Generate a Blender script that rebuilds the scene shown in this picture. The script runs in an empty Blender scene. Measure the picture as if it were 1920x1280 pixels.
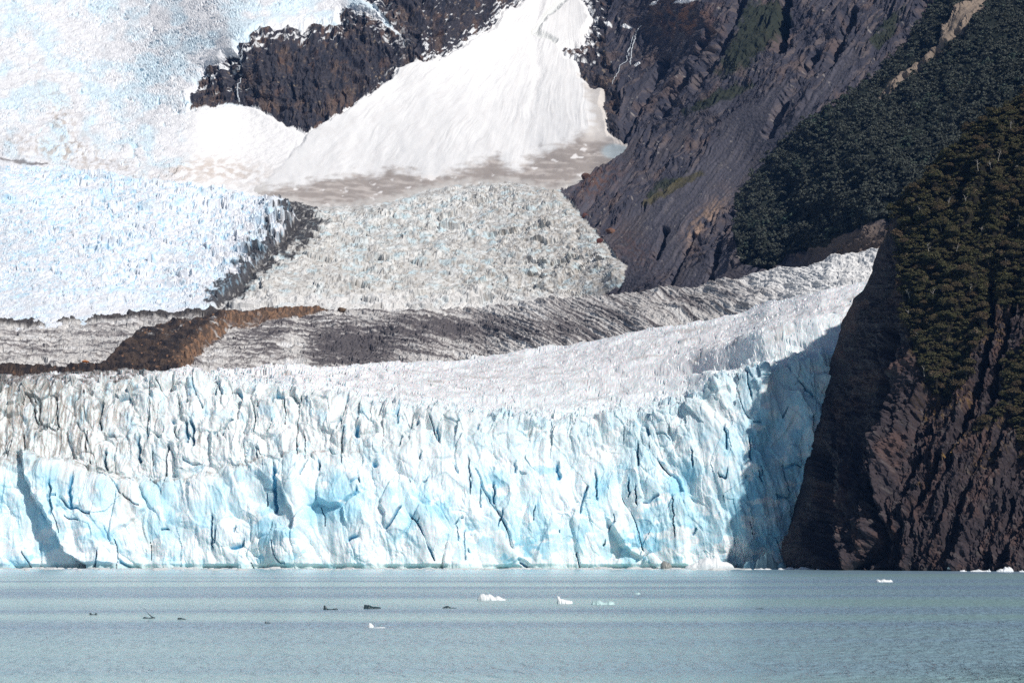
import bpy, math, time
import numpy as np
from mathutils import Vector
T0 = time.time()
sc = bpy.context.scene
R = math.radians

# ------------------------------------------------------------------ camera, light, sky
F, CAMH, VH = 4800.0, 10.0, 1033.0          # focal length and horizon row for a picture 1920 wide; camera 10 m above the lake
cam_d = bpy.data.cameras.new('camera'); cam = bpy.data.objects.new('camera', cam_d)
sc.collection.objects.link(cam); sc.camera = cam
cam.location = (0, 0, CAMH); cam.rotation_euler = (R(90), 0, 0)
cam_d.sensor_width = 36.0; cam_d.lens = F / 1920 * 36.0
cam_d.shift_y = (VH - 640.0) / 1920.0
cam_d.clip_start = 1.0; cam_d.clip_end = 60000.0

SUN_AZ, SUN_EL = R(43.5), R(42)               # sun to the right of and behind the camera
S = Vector((math.sin(SUN_AZ) * math.cos(SUN_EL), -math.cos(SUN_AZ) * math.cos(SUN_EL), math.sin(SUN_EL)))
sd = bpy.data.lights.new('sun', 'SUN'); sd.energy = 4.3; sd.angle = R(0.53); sd.color = (1.0, 0.96, 0.91)
so = bpy.data.objects.new('sun', sd); sc.collection.objects.link(so)
so.rotation_euler = S.to_track_quat('Z', 'Y').to_euler(); so.location = (300, -300, 600)
w = bpy.data.worlds.new('World'); sc.world = w; w.use_nodes = True
wn = w.node_tree.nodes; wl = w.node_tree.links
sky = wn.new('ShaderNodeTexSky'); sky.sky_type = 'NISHITA'; sky.sun_disc = False
sky.sun_elevation = SUN_EL; sky.sun_rotation = math.atan2(S.x, S.y); sky.altitude = 200
sky.dust_density = 0.6; sky.ozone_density = 1.5
bgn = [n for n in wn if n.type == 'BACKGROUND'][0]; bgn.inputs['Strength'].default_value = 0.05
wl.new(sky.outputs['Color'], bgn.inputs['Color'])
sc.view_settings.view_transform = 'Standard'; sc.view_settings.look = 'None'
sc.view_settings.exposure = 0.0; sc.view_settings.gamma = 1.0
sc.cycles.max_bounces = 5; sc.cycles.diffuse_bounces = 3; sc.cycles.glossy_bounces = 2
sc.cycles.transparent_max_bounces = 4; sc.cycles.volume_bounces = 0
sc.cycles.use_denoising = False

# ------------------------------------------------------------------ noise in numpy
f32 = np.float32
def h2(ix, iy, seed):
    n = (ix.astype(np.int64) * 374761393 + iy.astype(np.int64) * 668265263 + seed * 1442695041) & 0xFFFFFFFF
    n = ((n ^ (n >> 13)) * 1274126177) & 0xFFFFFFFF
    n = ((n ^ (n >> 16)) * 2246822519) & 0xFFFFFFFF
    return n ^ (n >> 15)
def rnd(h, k):
    n = ((h + k * 2654435761) & 0xFFFFFFFF); n = ((n ^ (n >> 15)) * 2246822519) & 0xFFFFFFFF
    n = ((n ^ (n >> 13)) * 3266489917) & 0xFFFFFFFF
    return ((n ^ (n >> 16)) / 4294967295.0).astype(f32)
def pn(x, y, seed=0):
    """gradient noise, about -1..1"""
    fx = np.floor(x); fy = np.floor(y); ix = fx.astype(np.int64); iy = fy.astype(np.int64)
    x = (x - fx).astype(f32); y = (y - fy).astype(f32)
    def g(i, j, dx, dy):
        a = rnd(h2(i, j, seed), 1) * 6.2831853
        return np.cos(a) * dx + np.sin(a) * dy
    sx = x * x * x * (x * (x * 6 - 15) + 10); sy = y * y * y * (y * (y * 6 - 15) + 10)
    a = g(ix, iy, x, y); b = g(ix + 1, iy, x - 1, y); c = g(ix, iy + 1, x, y - 1); d = g(ix + 1, iy + 1, x - 1, y - 1)
    return ((a + (b - a) * sx) * (1 - sy) + (c + (d - c) * sx) * sy) * 1.5
def fbm(x, y, seed=0, o=4, g=0.5, lac=2.03):
    s = 0; a = 1; t = 0
    for k in range(o):
        s = s + a * pn(x, y, seed + k * 17); t += a; a *= g; x = x * lac + 3.1; y = y * lac + 7.7
    return s / t * 1.3
def ridge(x, y, seed=0, o=4, g=0.5, lac=2.1):
    """0..1, crests at 1"""
    s = 0; a = 1; t = 0
    for k in range(o):
        s = s + a * (1 - np.minimum(np.abs(pn(x, y, seed + k * 13)) * 1.8, 1)); t += a; a *= g; x = x * lac + 5.3; y = y * lac + 1.9
    return s / t
def wor(x, y, seed=0, jit=0.9):
    """cellular noise: F1, F2-F1 edge, hash, offset to the cell's centre"""
    fx = np.floor(x); fy = np.floor(y); ix = fx.astype(np.int64); iy = fy.astype(np.int64)
    x = (x - fx).astype(f32); y = (y - fy).astype(f32)
    F1 = np.full(x.shape, 9, f32); F2 = F1.copy(); H = np.zeros(x.shape, np.int64); DX = F1.copy(); DY = F1.copy(); H2 = H.copy()
    for i in (-1, 0, 1):
        for j in (-1, 0, 1):
            h = h2(ix + i, iy + j, seed)
            dx = i + 0.5 + (rnd(h, 1) - 0.5) * jit - x; dy = j + 0.5 + (rnd(h, 2) - 0.5) * jit - y
            d = np.sqrt(dx * dx + dy * dy); m = d < F1; m2 = (~m) & (d < F2)
            F2 = np.where(m, F1, np.where(m2, d, F2)); H2 = np.where(m, H, np.where(m2, h, H2))
            F1 = np.where(m, d, F1); H = np.where(m, h, H); DX = np.where(m, -dx, DX); DY = np.where(m, -dy, DY)
    return F1, F2 - F1, H, DX, DY, H ^ H2
def slabs(x, y, seed, off=1.0, tilt=1.0):
    """broken blocks: each cell has its own offset and tilted face; returns relief, edge, hash, pair hash"""
    F1, e, H, dx, dy, P = wor(x, y, seed)
    r = off * (rnd(H, 5) - 0.5) * 2 + tilt * ((rnd(H, 6) - 0.5) * 2 * dx + (rnd(H, 7) - 0.5) * 2 * dy)
    return r, e, H, P
def billow(x, y, seed=0, o=1):
    """smooth bulges meeting in sharp creases, no steps"""
    s = 0; a = 1
    for k in range(o):
        s = s + a * np.minimum(np.abs(pn(x, y, seed + k * 19)) * 1.8, 1.2); a *= 0.5; x = x * 2.1 + 3.3; y = y * 2.1 + 1.7
    return s
def sm(a, b, x):
    t = np.clip((x - a) / (b - a), 0, 1); return t * t * (3 - 2 * t)
def lerp(a, b, t): return a + (b - a) * t
def mixc(c, d, t):
    t = np.clip(t, 0, 1)[..., None]; return c * (1 - t) + np.asarray(d, f32) * t
def curve(pts, x):
    p = np.array(pts, float); return np.interp(x, p[:, 0], p[:, 1])
def sdist(u, v, poly):
    """signed distance to a closed outline, positive inside"""
    P = np.array(poly, float); n = len(P); d = np.full(u.shape, 1e9); ins = np.zeros(u.shape, bool)
    for i in range(n):
        ax, ay = P[i]; bx, by = P[(i + 1) % n]; ex, ey = bx - ax, by - ay
        t = np.clip(((u - ax) * ex + (v - ay) * ey) / (ex * ex + ey * ey + 1e-9), 0, 1)
        d = np.minimum(d, (u - ax - ex * t) ** 2 + (v - ay - ey * t) ** 2)
        if ay != by:
            c = (ay > v) != (by > v); ins ^= c & (u < (bx - ax) * (v - ay) / (by - ay) + ax)
    return np.where(ins, 1, -1) * np.sqrt(d)
def ldist(u, v, line):
    P = np.array(line, float); d = np.full(u.shape, 1e9)
    for i in range(len(P) - 1):
        ax, ay = P[i]; bx, by = P[i + 1]; ex, ey = bx - ax, by - ay
        t = np.clip(((u - ax) * ex + (v - ay) * ey) / (ex * ex + ey * ey + 1e-9), 0, 1)
        d = np.minimum(d, (u - ax - ex * t) ** 2 + (v - ay - ey * t) ** 2)
    return np.sqrt(d)
def blob(u, v, cx, cy, rx, ry, ang=0):
    c, s = math.cos(R(ang)), math.sin(R(ang)); x = (u - cx) * c + (v - cy) * s; y = -(u - cx) * s + (v - cy) * c
    return np.exp(-((x / rx) ** 2 + (y / ry) ** 2))
class TPS:
    def __init__(s, pts):
        p = np.array(pts, float); s.c = p[:, :2] / 100; n = len(p)
        r = np.linalg.norm(s.c[:, None] - s.c[None], axis=2); K = s.phi(r) + np.eye(n) * 0.02
        A = np.zeros((n + 3, n + 3)); A[:n, :n] = K; A[:n, n] = 1; A[:n, n + 1:] = s.c; A[n, :n] = 1; A[n + 1:, :n] = s.c.T
        s.w = np.linalg.solve(A, np.r_[p[:, 2], 0, 0, 0]); s.n = n
    @staticmethod
    def phi(r): return r * r * np.log(r + 1e-6)
    def __call__(s, u, v):
        x = u / 100; y = v / 100; o = s.w[s.n] + s.w[s.n + 1] * x + s.w[s.n + 2] * y
        for i in range(s.n): o = o + s.w[i] * s.phi(np.sqrt((x - s.c[i, 0]) ** 2 + (y - s.c[i, 1]) ** 2))
        return o
def pos(u, v, Y): return np.stack([(u - 960) * Y / F, Y, CAMH + (VH - v) * Y / F], -1)
def normals(P):
    a = np.gradient(P, axis=1); b = np.gradient(P, axis=0); n = np.cross(a, b)
    n /= np.linalg.norm(n, axis=-1, keepdims=True) + 1e-9
    s = np.sign((n * (np.array([0, 0, 300.0]) + np.array([0, -600, 0]) - P * 0)).sum(-1, keepdims=True)); return n * np.where(s == 0, 1, s)
def blurg(A, k):
    for ax in (0, 1):
        B = np.zeros_like(A); n = 0
        for d in range(-k, k + 1): B += np.roll(A, d, ax); n += 1
        A = B / n
    return A

# ------------------------------------------------------------------ building meshes
def tag(o, label=None, cat=None, group=None, kind=None):
    if label: o['label'] = label
    if cat: o['category'] = cat
    if group: o['group'] = group
    if kind: o['kind'] = kind
    return o
def mesh_np(name, V, Q, mat, tint=None, smooth=False, parent=None):
    V = np.asarray(V, f32).reshape(-1, 3); Q = np.asarray(Q, np.int32); k = Q.shape[1]
    me = bpy.data.meshes.new(name); me.vertices.add(len(V)); me.vertices.foreach_set('co', V.ravel())
    me.loops.add(Q.size); me.loops.foreach_set('vertex_index', Q.ravel())
    me.polygons.add(len(Q)); me.polygons.foreach_set('loop_start', np.arange(0, Q.size, k, dtype=np.int32))
    me.polygons.foreach_set('use_smooth', np.full(len(Q), smooth))
    me.update(calc_edges=True)
    if tint is not None:
        t = np.ones((len(V), 4), f32); t[:, :3] = np.asarray(tint).reshape(-1, 3)
        a = me.color_attributes.new('tint', 'FLOAT_COLOR', 'POINT'); a.data.foreach_set('color', t.ravel())
    if mat: me.materials.append(mat)
    o = bpy.data.objects.new(name, me); sc.collection.objects.link(o)
    if parent: o.parent = parent
    return o
def grid_regions(P, C, lab, parts):
    """cut one land surface into its pieces: parts = {number: (name, material, label)}"""
    nv, nu = P.shape[:2]; idx = np.arange(nv * nu).reshape(nv, nu)
    Q = np.stack([idx[:-1, :-1], idx[:-1, 1:], idx[1:, 1:], idx[1:, :-1]], -1).reshape(-1, 4)
    fl = lab[:-1, :-1].ravel(); Pf = P.reshape(-1, 3); Cf = C.reshape(-1, 3); out = {}
    for k, (name, mat, label) in parts.items():
        q = Q[fl == k]
        if len(q) == 0: continue
        u, inv = np.unique(q, return_inverse=True)
        o = mesh_np(name, Pf[u], inv.reshape(-1, 4), mat, Cf[u]); tag(o, label, kind='structure'); out[k] = o
    return out

# ------------------------------------------------------------------ materials
def newmat(name, rough=0.8, spec=0.3):
    m = bpy.data.materials.new(name); m.use_nodes = True; nt = m.node_tree
    b = nt.nodes['Principled BSDF']; b.inputs['Roughness'].default_value = rough
    b.inputs['Specular IOR Level'].default_value = spec
    return m, nt, b
def noise(nt, scale, detail=4, rough=0.6, vec=None, dist=0):
    n = nt.nodes.new('ShaderNodeTexNoise'); n.inputs['Scale'].default_value = scale
    n.inputs['Detail'].default_value = detail; n.inputs['Roughness'].default_value = rough; n.inputs['Distortion'].default_value = dist
    if vec: nt.links.new(vec, n.inputs['Vector'])
    return n
def land_mat(name, rough=0.8, spec=0.2, var=0.25, nscale=0.4, bump=0.5, bdist=0.6, sss=0.0):
    m, nt, b = newmat(name, rough, spec)
    if sss:
        b.inputs['Subsurface Weight'].default_value = sss; b.inputs['Subsurface Radius'].default_value = (0.25, 0.8, 1.0); b.inputs['Subsurface Scale'].default_value = 2.2
    g = nt.nodes.new('ShaderNodeNewGeometry'); a = nt.nodes.new('ShaderNodeAttribute'); a.attribute_name = 'tint'
    n = noise(nt, nscale, 5, 0.65, g.outputs['Position'])
    mr = nt.nodes.new('ShaderNodeMapRange'); nt.links.new(n.outputs['Fac'], mr.inputs['Value'])
    mr.inputs['From Min'].default_value = 0.3; mr.inputs['From Max'].default_value = 0.7
    mr.inputs['To Min'].default_value = 1 - var; mr.inputs['To Max'].default_value = 1 + var
    mx = nt.nodes.new('ShaderNodeVectorMath'); mx.operation = 'SCALE'
    nt.links.new(a.outputs['Color'], mx.inputs[0]); nt.links.new(mr.outputs['Result'], mx.inputs['Scale'])
    mn = nt.nodes.new('ShaderNodeVectorMath'); mn.operation = 'MINIMUM'; mn.inputs[1].default_value = (0.93, 0.95, 0.97)
    nt.links.new(mx.outputs[0], mn.inputs[0]); nt.links.new(mn.outputs[0], b.inputs['Base Color'])
    n2 = noise(nt, nscale * 1.7, 6, 0.7, g.outputs['Position'])
    bp = nt.nodes.new('ShaderNodeBump'); bp.inputs['Strength'].default_value = bump; bp.inputs['Distance'].default_value = bdist
    nt.links.new(n2.outputs['Fac'], bp.inputs['Height']); nt.links.new(bp.outputs['Normal'], b.inputs['Normal'])
    return m
M_ICE = land_mat('glacier_ice', 0.55, 0.3, 0.05, 0.5, 0.3, 0.4, 0.3)
M_FALL = land_mat('broken_ice', 0.6, 0.25, 0.08, 0.35, 0.4, 0.6, 0.0)
M_SNOW = land_mat('snow', 0.85, 0.1, 0.03, 0.3, 0.25, 0.5)
M_DIRTY = land_mat('dirty_ice', 0.8, 0.2, 0.25, 0.5, 0.6, 0.7)
M_MOR = land_mat('moraine_rubble', 0.9, 0.15, 0.45, 0.6, 0.9, 1.0)
M_ROCK = land_mat('rock', 0.8, 0.25, 0.4, 0.35, 0.9, 1.2)
M_SCREE = land_mat('scree', 0.9, 0.15, 0.3, 0.5, 0.3, 0.6)
M_CLIFF = land_mat('cliff_rock', 0.85, 0.15, 0.4, 0.5, 0.7, 0.6)

# ------------------------------------------------------------------ the front of the glacier
RIDGE = [(-260, 706), (0, 704), (150, 700), (285, 699), (330, 692), (350, 687), (372, 694), (420, 695), (500, 686), (540, 684), (600, 690), (700, 681),
         (800, 678), (860, 676), (925, 665), (1050, 647), (1110, 640), (1164, 628), (1228, 618), (1280, 607), (1367, 592), (1440, 565), (1520, 550), (1650, 520), (1800, 500)]
LIP = [(-260, 742), (0, 738), (200, 728), (300, 722), (400, 722), (500, 735), (600, 755), (700, 775), (800, 785), (1000, 800), (1120, 798), (1200, 790), (1290, 772),
       (1345, 735), (1400, 712), (1440, 700), (1500, 692), (1540, 678), (1650, 640), (1800, 600)]
def build_front():
    U = np.arange(-200, 1720, 1.45); nT = 330
    t = np.linspace(0, 1, nT)
    rid = curve(RIDGE, U) + 2.2 * fbm(U / 30, U * 0, 5, 4) ; lip = curve(LIP, U) + 9 * fbm(U / 45, U * 0 + 4, 6, 4)
    lip = np.maximum(lip, rid + 12)
    bot = 1072.0
    nf = int(nT * 0.78)
    v = np.empty((nT, len(U)))
    tf = np.linspace(0, 1, nf)[:, None]; v[:nf] = bot + (lip - bot) * tf
    tt = np.linspace(0, 1, nT - nf + 1)[1:, None]; v[nf:] = lip + (rid - lip) * tt
    u = np.broadcast_to(U, v.shape).copy()
    Yb = 1500 + 10 * np.sin(U / 190 + 0.6) * sm(1450, 1150, U) * sm(0, 1, U * 0 + 1) - 8 * blob(U, U * 0, 1310, 0, 120, 1)
    lipY = curve([(-260, 1560), (0, 1556), (350, 1552), (700, 1548), (1000, 1540), (1200, 1534), (1400, 1526), (1540, 1522), (1700, 1530)], U) - 1500
    ridY = curve([(-260, 1760), (350, 1740), (700, 1830), (1000, 1830), (1200, 1780), (1400, 1740), (1540, 1660), (1700, 1640)], U)
    # the face: nearly sheer below, a ledge on the left, leaning back near the lip
    w_ = (bot - v[:nf]) / (bot - lip)
    prof = 0.25 * w_ + 0.75 * w_ ** 3
    tier = curve([(-260, 880), (0, 872), (80, 885), (170, 905), (230, 912), (300, 918), (360, 905), (430, 888), (520, 870), (600, 862), (700, 850), (820, 838), (950, 820), (1100, 815)], U) + 5 * fbm(U / 22, U * 0, 9, 3)
    tamp = 9 * sm(760, 480, U) * np.ones(len(U))
    Y = np.empty_like(v)
    Y[:nf] = Yb + (lipY - 0) * prof + tamp * sm(14, -16, v[:nf] - tier) * 1.0
    lastY = Y[nf - 1]
    lipS = curve(LIP, U) + 4; ridS = curve(RIDGE, U); lS = 1500 + lipY + 10 * np.sin(U / 190 + 0.6) * sm(1450, 1150, U)
    kk = np.clip((lipS - v[nf:]) / np.maximum(lipS - ridS, 12), 0, 1.2)
    Y[nf:] = np.maximum(lS + (ridY - lS) * kk ** 1.25, 0) * sm(0, .12, tt) + lastY * (1 - sm(0, .12, tt))
    P = pos(u, v, Y)
    N = normals(blurg(P, 4)); N[:6] = (0, -1, 0)
    a = P[..., 0]; b = np.zeros_like(a); b[1:] = np.cumsum(np.linalg.norm(np.diff(P, axis=0), axis=-1), 0)
    z = P[..., 2]
    topm = np.zeros_like(v); topm[nf:] = sm(0, 0.2, tt + 0.10 * fbm(u[nf:] / 18, v[nf:] / 9, 94, 3)); face = 1 - topm
    upper = sm(-22, 30, tier - v + 12 * fbm(a / 12, b / 10, 95, 3)) * sm(1000, 560, u) * face                     # upper tier of seracs
    near_lip = sm(70, 10, v - lip) * face
    wx = a + 3.0 * fbm(a / 22, b / 30, 21, 2) + 0.5 * fbm(a / 4, b / 4, 23, 2); wy = b + 6 * fbm(a / 22 + 9, b / 26, 22, 3)
    r1, e1, H1, P1 = slabs(wx / 19 + 0.12 * wy / 30, wy / 52, 31, 1.0, 1.7)
    r2, e2, H2, P2 = slabs(wx / 8.5 + 0.5 * wy / 20, wy / 23, 32, 1.0, 1.5)
    r3, e3, H3, P3 = slabs(wx / 2.6, wy / 5.2, 33, 1.0, 1.0)
    r4, e4, H4, P4 = slabs(wx / 8.5, wy / 24, 34, 1.0, 2.2)
    lo = face * (1 - upper)
    right = sm(1050, 1350, u)
    calm = sm(-0.35, 0.35, fbm(a / 34, b / 26, 39, 3) + 0.25 * sm(0, 60, b - 45))
    B1 = billow(wx / 24 + wy / 160, wy / 62, 81, 2); B2 = billow(wx / 9 + wy / 70, wy / 26, 82, 2); B3 = billow(wx / 3.2 + wy / 40, wy / 8, 83, 2)
    pa, pe, PH1, _ = slabs(wx / 21 + 0.25 * wy / 40, wy / 33, 85, 1.0, 2.0); pb, pe2, PH2, _ = slabs((wx + 0.3 * wy) / 8, wy / 13, 86, 1.0, 1.6)
    fz = sm(-0.25, 0.45, fbm(a / 50, b / 40, 87, 2) + 0.15 * right - 0.1)                # fluted here, broken flat there
    d = lo * (3.0 * billow(wx / 36 + wy / 190, wy / 70, 81, 2) + fz * (1.4 * B1 + 0.8 * B2) + (1 - fz) * (2.6 * np.sqrt(pe) + 1.9 * pa * sm(0, 0.10, pe) + calm * (0.9 * np.sqrt(pe2) + 0.6 * pb * sm(0, 0.12, pe2))) + 0.35 * B3 * (0.1 + calm) + 0.3 * r1 + 0.12 * r3 * calm)
    d += upper * (2.6 * billow(wx / 17, wy / 34, 84, 2) + 0.8 * B2 + 0.5 * B3 + 2.0 * np.sqrt(pe) + 1.5 * pa * sm(0, .1, pe) + 0.9 * np.sqrt(pe2) + 0.5 * r4 + 0.2 * r2 + 0.2 * r3)
    d += face * (1.3 * fbm(a / 14 + b / 60, b / 26, 41, 3) + 0.22 * fbm(a / 1.8, b / 4.5, 42, 3))
    d += face * 0.8 * (ridge(a / 8 + b / 40, b / 60, 43, 2) - 0.5) * (0.1 + 1.1 * right)
    # scalloped hollows where blocks broke away
    F1, _, Hs, dx, dy, _ = wor(wx / 26, wy / 30, 44)
    sc_ = (F1 < 0.42) & (rnd(Hs, 3) > 0.45); d -= lo * np.where(sc_, 1.6 * np.sqrt(np.maximum(0.18 - F1 ** 2, 0)) / 0.42, 0)
    # crevices
    ck1 = sm(0.055, 0.0, e1) * (rnd(P1, 4) > 0.9) * sm(-0.1, 0.3, fbm(a / 15, b / 30, 45, 2) + 0.15)
    ck2 = sm(0.10, 0.0, e4) * (rnd(P4, 4) > 0.82) * upper
    ck3 = sm(0.09, 0.0, e2) * (rnd(P2, 9) > 0.93) * face
    rc = ridge(a / 16 + 0.15 * fbm(a / 6, b / 14, 50, 2), b / 70, 46, 1); gate = sm(0.42, 0.6, fbm(a / 12, b / 22, 47, 2))
    ck4 = sm(0.955, 0.99, rc) * gate * face
    slit = np.zeros_like(a)
    for (sx, s0, s1, sw) in ((1045, 866, 905, 4.5), (1198, 835, 880, 3), (1116, 885, 940, 2.2), (1178, 900, 935, 2.5), (1192, 912, 950, 2), (516, 880, 965, 5), (598, 864, 886, 3), (787, 848, 866, 2), (702, 866, 882, 7), (405, 724, 745, 3), (96, 912, 975, 3.5), (134, 906, 965, 4.5),
                             (399, 965, 1030, 2.5), (821, 803, 832, 3), (1217, 806, 826, 3.5), (326, 786, 800, 5), (352, 792, 838, 4), (362, 790, 842, 4), (278, 812, 832, 3), (262, 824, 872, 4), (965, 868, 890, 2), (440, 985, 1000, 2), (1300, 845, 880, 2.5), (925, 905, 945, 3), (1263, 930, 1010, 1.5), (668, 800, 830, 6), (880, 860, 930, 1.6), (1360, 800, 850, 2.5), (1404, 820, 870, 2.5), (200, 850, 890, 3), (484, 845, 870, 2.5)):
        cx_ = sx + 4 * fbm(v / 16 + sx, v * 0 + sx * 0.37, 88, 3) + 0.05 * (v - s0); slit = np.maximum(slit, sm(sw, sw * 0.35, np.abs(u - cx_)) * sm(s0 - 3, s0 + 8, v) * sm(s1 + 3, s1 - 8, v))
    ck = np.clip(np.maximum.reduce([ck1, ck2, ck3 * 0.7, ck4, slit]), 0, 1) * (1 - topm)
    d -= ck * (4.0 + 2 * upper)
    # serac tops at the lip
    d += near_lip * 1.5 * (r4 - 0.1) + near_lip * 0.8 * np.abs(r2)
    # the foot: wave-cut notch
    d -= 2.5 * sm(2.6, 0.6, z) * (0.4 + sm(-0.2, 0.4, fbm(a / 18, a * 0, 48, 2)))
    # the top surface: hummocks, small crevasses, a few swells
    yy = P[..., 1]; by = np.where(topm > 0, (yy - 1540) * 1.0 + 110, b)
    q1, f1_, G1, PG = slabs((a + 0.35 * yy) / 9, (yy - 0.2 * a) / 11, 51, 1.0, 1.0)
    q2, f2_, G2, _ = slabs(a / 3.2, yy / 5.5, 52, 1.0, 1.0)
    rough = np.clip(sm(900, 500, u) * 0.8 + sm(0.7, 0.0, (lip - v) / 70) * 1.4 + 0.38, 0, 1.4)
    d += topm * (rough * (1.5 * q1 + 0.55 * q2) + 1.6 * fbm(a / 22, yy / 24, 53, 4) + 2.4 * (ridge((a * 0.25 + yy) / 42, (a - yy * 0.25) / 120, 54, 3) - 0.5))
    d += 13 * blob(u, v, 1480, 640, 150, 20, -14) * topm - 10 * blob(u, v, 1290, 690, 170, 14, -6) * topm + 6 * blob(u, v, 1150, 720, 200, 12, -4) * topm
    stp = u - (curve([(700, 30), (860, 34), (930, 62), (1000, 104), (1040, 125), (1062, 165), (1100, 170)], v) + 5 * fbm(v / 14, v * 0, 89, 3))
    d += 10 * sm(-2, 2, stp) * np.exp(-np.maximum(stp, 0) / 90) * sm(840, 900, v) * face + face * 7 * blob(u, v, 168, 985, 46, 70, -12) + face * 8 * blob(u, v, 545, 940, 26, 75) + face * 5 * blob(u, v, 1395, 930, 40, 110)
    # shattered edge on the right of the face
    d += sm(1290, 1400, u) * face * 1.0 * r2
    P = P + N * d[..., None]
    # ---- colour
    white = np.array([0.80, 0.88, 0.905], f32); C = np.ones(P.shape, f32) * white
    bl = fbm(a / 22, b / 26, 60, 4) + 0.45 * (rnd(H1, 8) - 0.5) + 0.25 * (rnd(H2, 8) - 0.5)
    C = mixc(C, (0.57, 0.80, 0.885), lo * sm(-0.45, 0.3, bl) * 0.9)
    C = mixc(C, (0.33, 0.66, 0.82), lo * sm(0.15, 0.65, bl + 0.1 * fbm(a / 4, b / 7, 61, 2)) * 0.75)
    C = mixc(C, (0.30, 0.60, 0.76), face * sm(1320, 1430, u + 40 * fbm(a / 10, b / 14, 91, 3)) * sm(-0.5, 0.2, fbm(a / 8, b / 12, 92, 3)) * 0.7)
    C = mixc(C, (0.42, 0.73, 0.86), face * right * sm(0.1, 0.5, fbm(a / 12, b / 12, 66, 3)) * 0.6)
    C = mixc(C, (0.9, 0.94, 0.95), lo * sm(0.12, 0.32, fbm(a / 12, b / 9, 62, 4) + 0.5 * sm(28, 4, z) - 0.12) * 0.85)
    # greyer, dirt streaked upper tier
    upc = sm(-34, 34, tier - v + 26 * fbm(a / 7, b / 7, 93, 4)) * sm(1000, 560, u) * face
    up2 = np.clip(upc + 0.7 * sm(120, 30, v - lip) * face, 0, 1)
    dirtL = sm(420, 40, u)
    C = mixc(C, (0.74, 0.745, 0.73), up2 * 0.6)
    C = mixc(C, (0.55, 0.77, 0.87), up2 * sm(0.2, 0.55, fbm(a / 9, b / 14, 63, 3)) * 0.6)
    st = fbm(a / 1.1, b / 24, 64, 4); sg = fbm(a / 22, b / 16, 65, 3)
    C = mixc(C, (0.33, 0.285, 0.24), up2 * sm(0.12, 0.55, st + 0.45 * dirtL - 0.12) * sm(-0.25, 0.4, sg + 0.6 * dirtL - 0.1 * right) * 0.72)
    dl = sm(0.10, 0.0, np.minimum(e2, e4)) * sm(0.0, 0.4, fbm(a / 8, b / 8, 68, 3) + 0.35 * dirtL)
    C = mixc(C, (0.17, 0.14, 0.12), up2 * dl * (0.12 + 0.7 * dirtL))
    ldg = sm(9, 0, np.abs(v - tier + 4)) * sm(900, 500, u) * sm(-0.1, 0.3, fbm(a / 6, b / 3, 67, 3))
    C = mixc(C, (0.30, 0.26, 0.22), ldg * 0.7)
    C = mixc(C, (0.16, 0.49, 0.70), ck * sm(0.2, 0.6, ck) * np.where(u < 130, 0.6, 1) * (1 - 0.6 * dirtL * upper))
    gg = ldist(u, v, [(232, 930), (262, 990), (290, 1030)]); C = mixc(C, (0.55, 0.48, 0.40), sm(14, 2, gg + 5 * fbm(a / 3, b / 5, 69, 2)) * 0.4 * lo)
    # top surface: grey-white old snow, dust lines
    T = np.ones(P.shape, f32) * np.array([0.77, 0.77, 0.78], f32)
    T = mixc(T, (0.86, 0.87, 0.88), sm(-0.1, 0.5, fbm(a / 20, yy / 26, 70, 4)))
    T = mixc(T, (0.50, 0.46, 0.43), sm(0.15, 0.6, fbm((a + yy * 0.25) / 26, (yy + 0.5 * a) / 11, 71, 5)) * 0.75)
    T = mixc(T, (0.36, 0.32, 0.29), sm(0.10, 0.0, f1_) * sm(0.05, 0.4, fbm(a / 9, yy / 20, 72, 3)) * 0.6 * np.clip(rough, 0, 1))
    T = mixc(T, (0.50, 0.77, 0.89), sm(0.12, 0.0, f1_) * (rnd(PG, 5) > 0.72) * 0.6 * np.clip(rough, 0, 1))
    T = mixc(T, (0.9, 0.93, 0.95), sm(0.25, 0.0, np.abs((v - rid) / 30 - 0.2)) * 0.5 * sm(300, 420, u))
    tl = sm(330, 240, u) * topm                                               # dark rubble behind the left of the face
    topc = np.zeros_like(v); topc[nf:] = sm(0.0, 0.55, tt + 0.3 * fbm(u[nf:] / 22, v[nf:] / 8, 96, 4)); topc = topc * (topm > 0); topc[nf:] = np.maximum(topc[nf:], 0.25 * topm[nf:])
    C = C * (1 - topc[..., None]) + T * topc[..., None]
    dk = sm(-0.25, 0.25, fbm(a / 8, yy / 14, 73, 4) + 0.35 * sm(100, 0, u) + 0.3 * sm(712, 700, v) - 0.05)
    C = mixc(C, (0.12, 0.10, 0.085), tl * dk * 0.85)
    C = mixc(C, (0.20, 0.17, 0.14), dirtL ** 2 * face * sm(820, 740, v) * sm(-0.1, 0.4, fbm(a / 2, b / 14, 74, 4)) * 0.65)
    C = mixc(C, (0.30, 0.48, 0.47), sm(1.8, 0.4, z) * face * 0.5)
    # skirt running down behind the crest
    sk = [P[-1] + np.array([0, 12.0, -5]), P[-1] + np.array([0, 45.0, -22]), P[-1] + np.array([0, 90.0, -60])]
    P = np.concatenate([P, np.stack(sk)]); C = np.concatenate([C, np.repeat(C[-1:], 3, 0)])
    lab = np.zeros(P.shape[:2], int); topx = np.zeros(P.shape[:2], bool); topx[nf:] = True; lab[topx] = 1
    tm = np.zeros(P.shape[:2]); tm[:nT] = tl * (v < 716 + 4 * fbm(u / 12, v / 6, 75, 3)) > 0.5
    return P, C, lab, u, v
P1, C1, L1, u1, v1 = build_front()
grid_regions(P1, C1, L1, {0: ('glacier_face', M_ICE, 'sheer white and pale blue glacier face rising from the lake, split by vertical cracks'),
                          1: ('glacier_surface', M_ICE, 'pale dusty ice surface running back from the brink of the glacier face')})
print('front', time.time() - T0)

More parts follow.
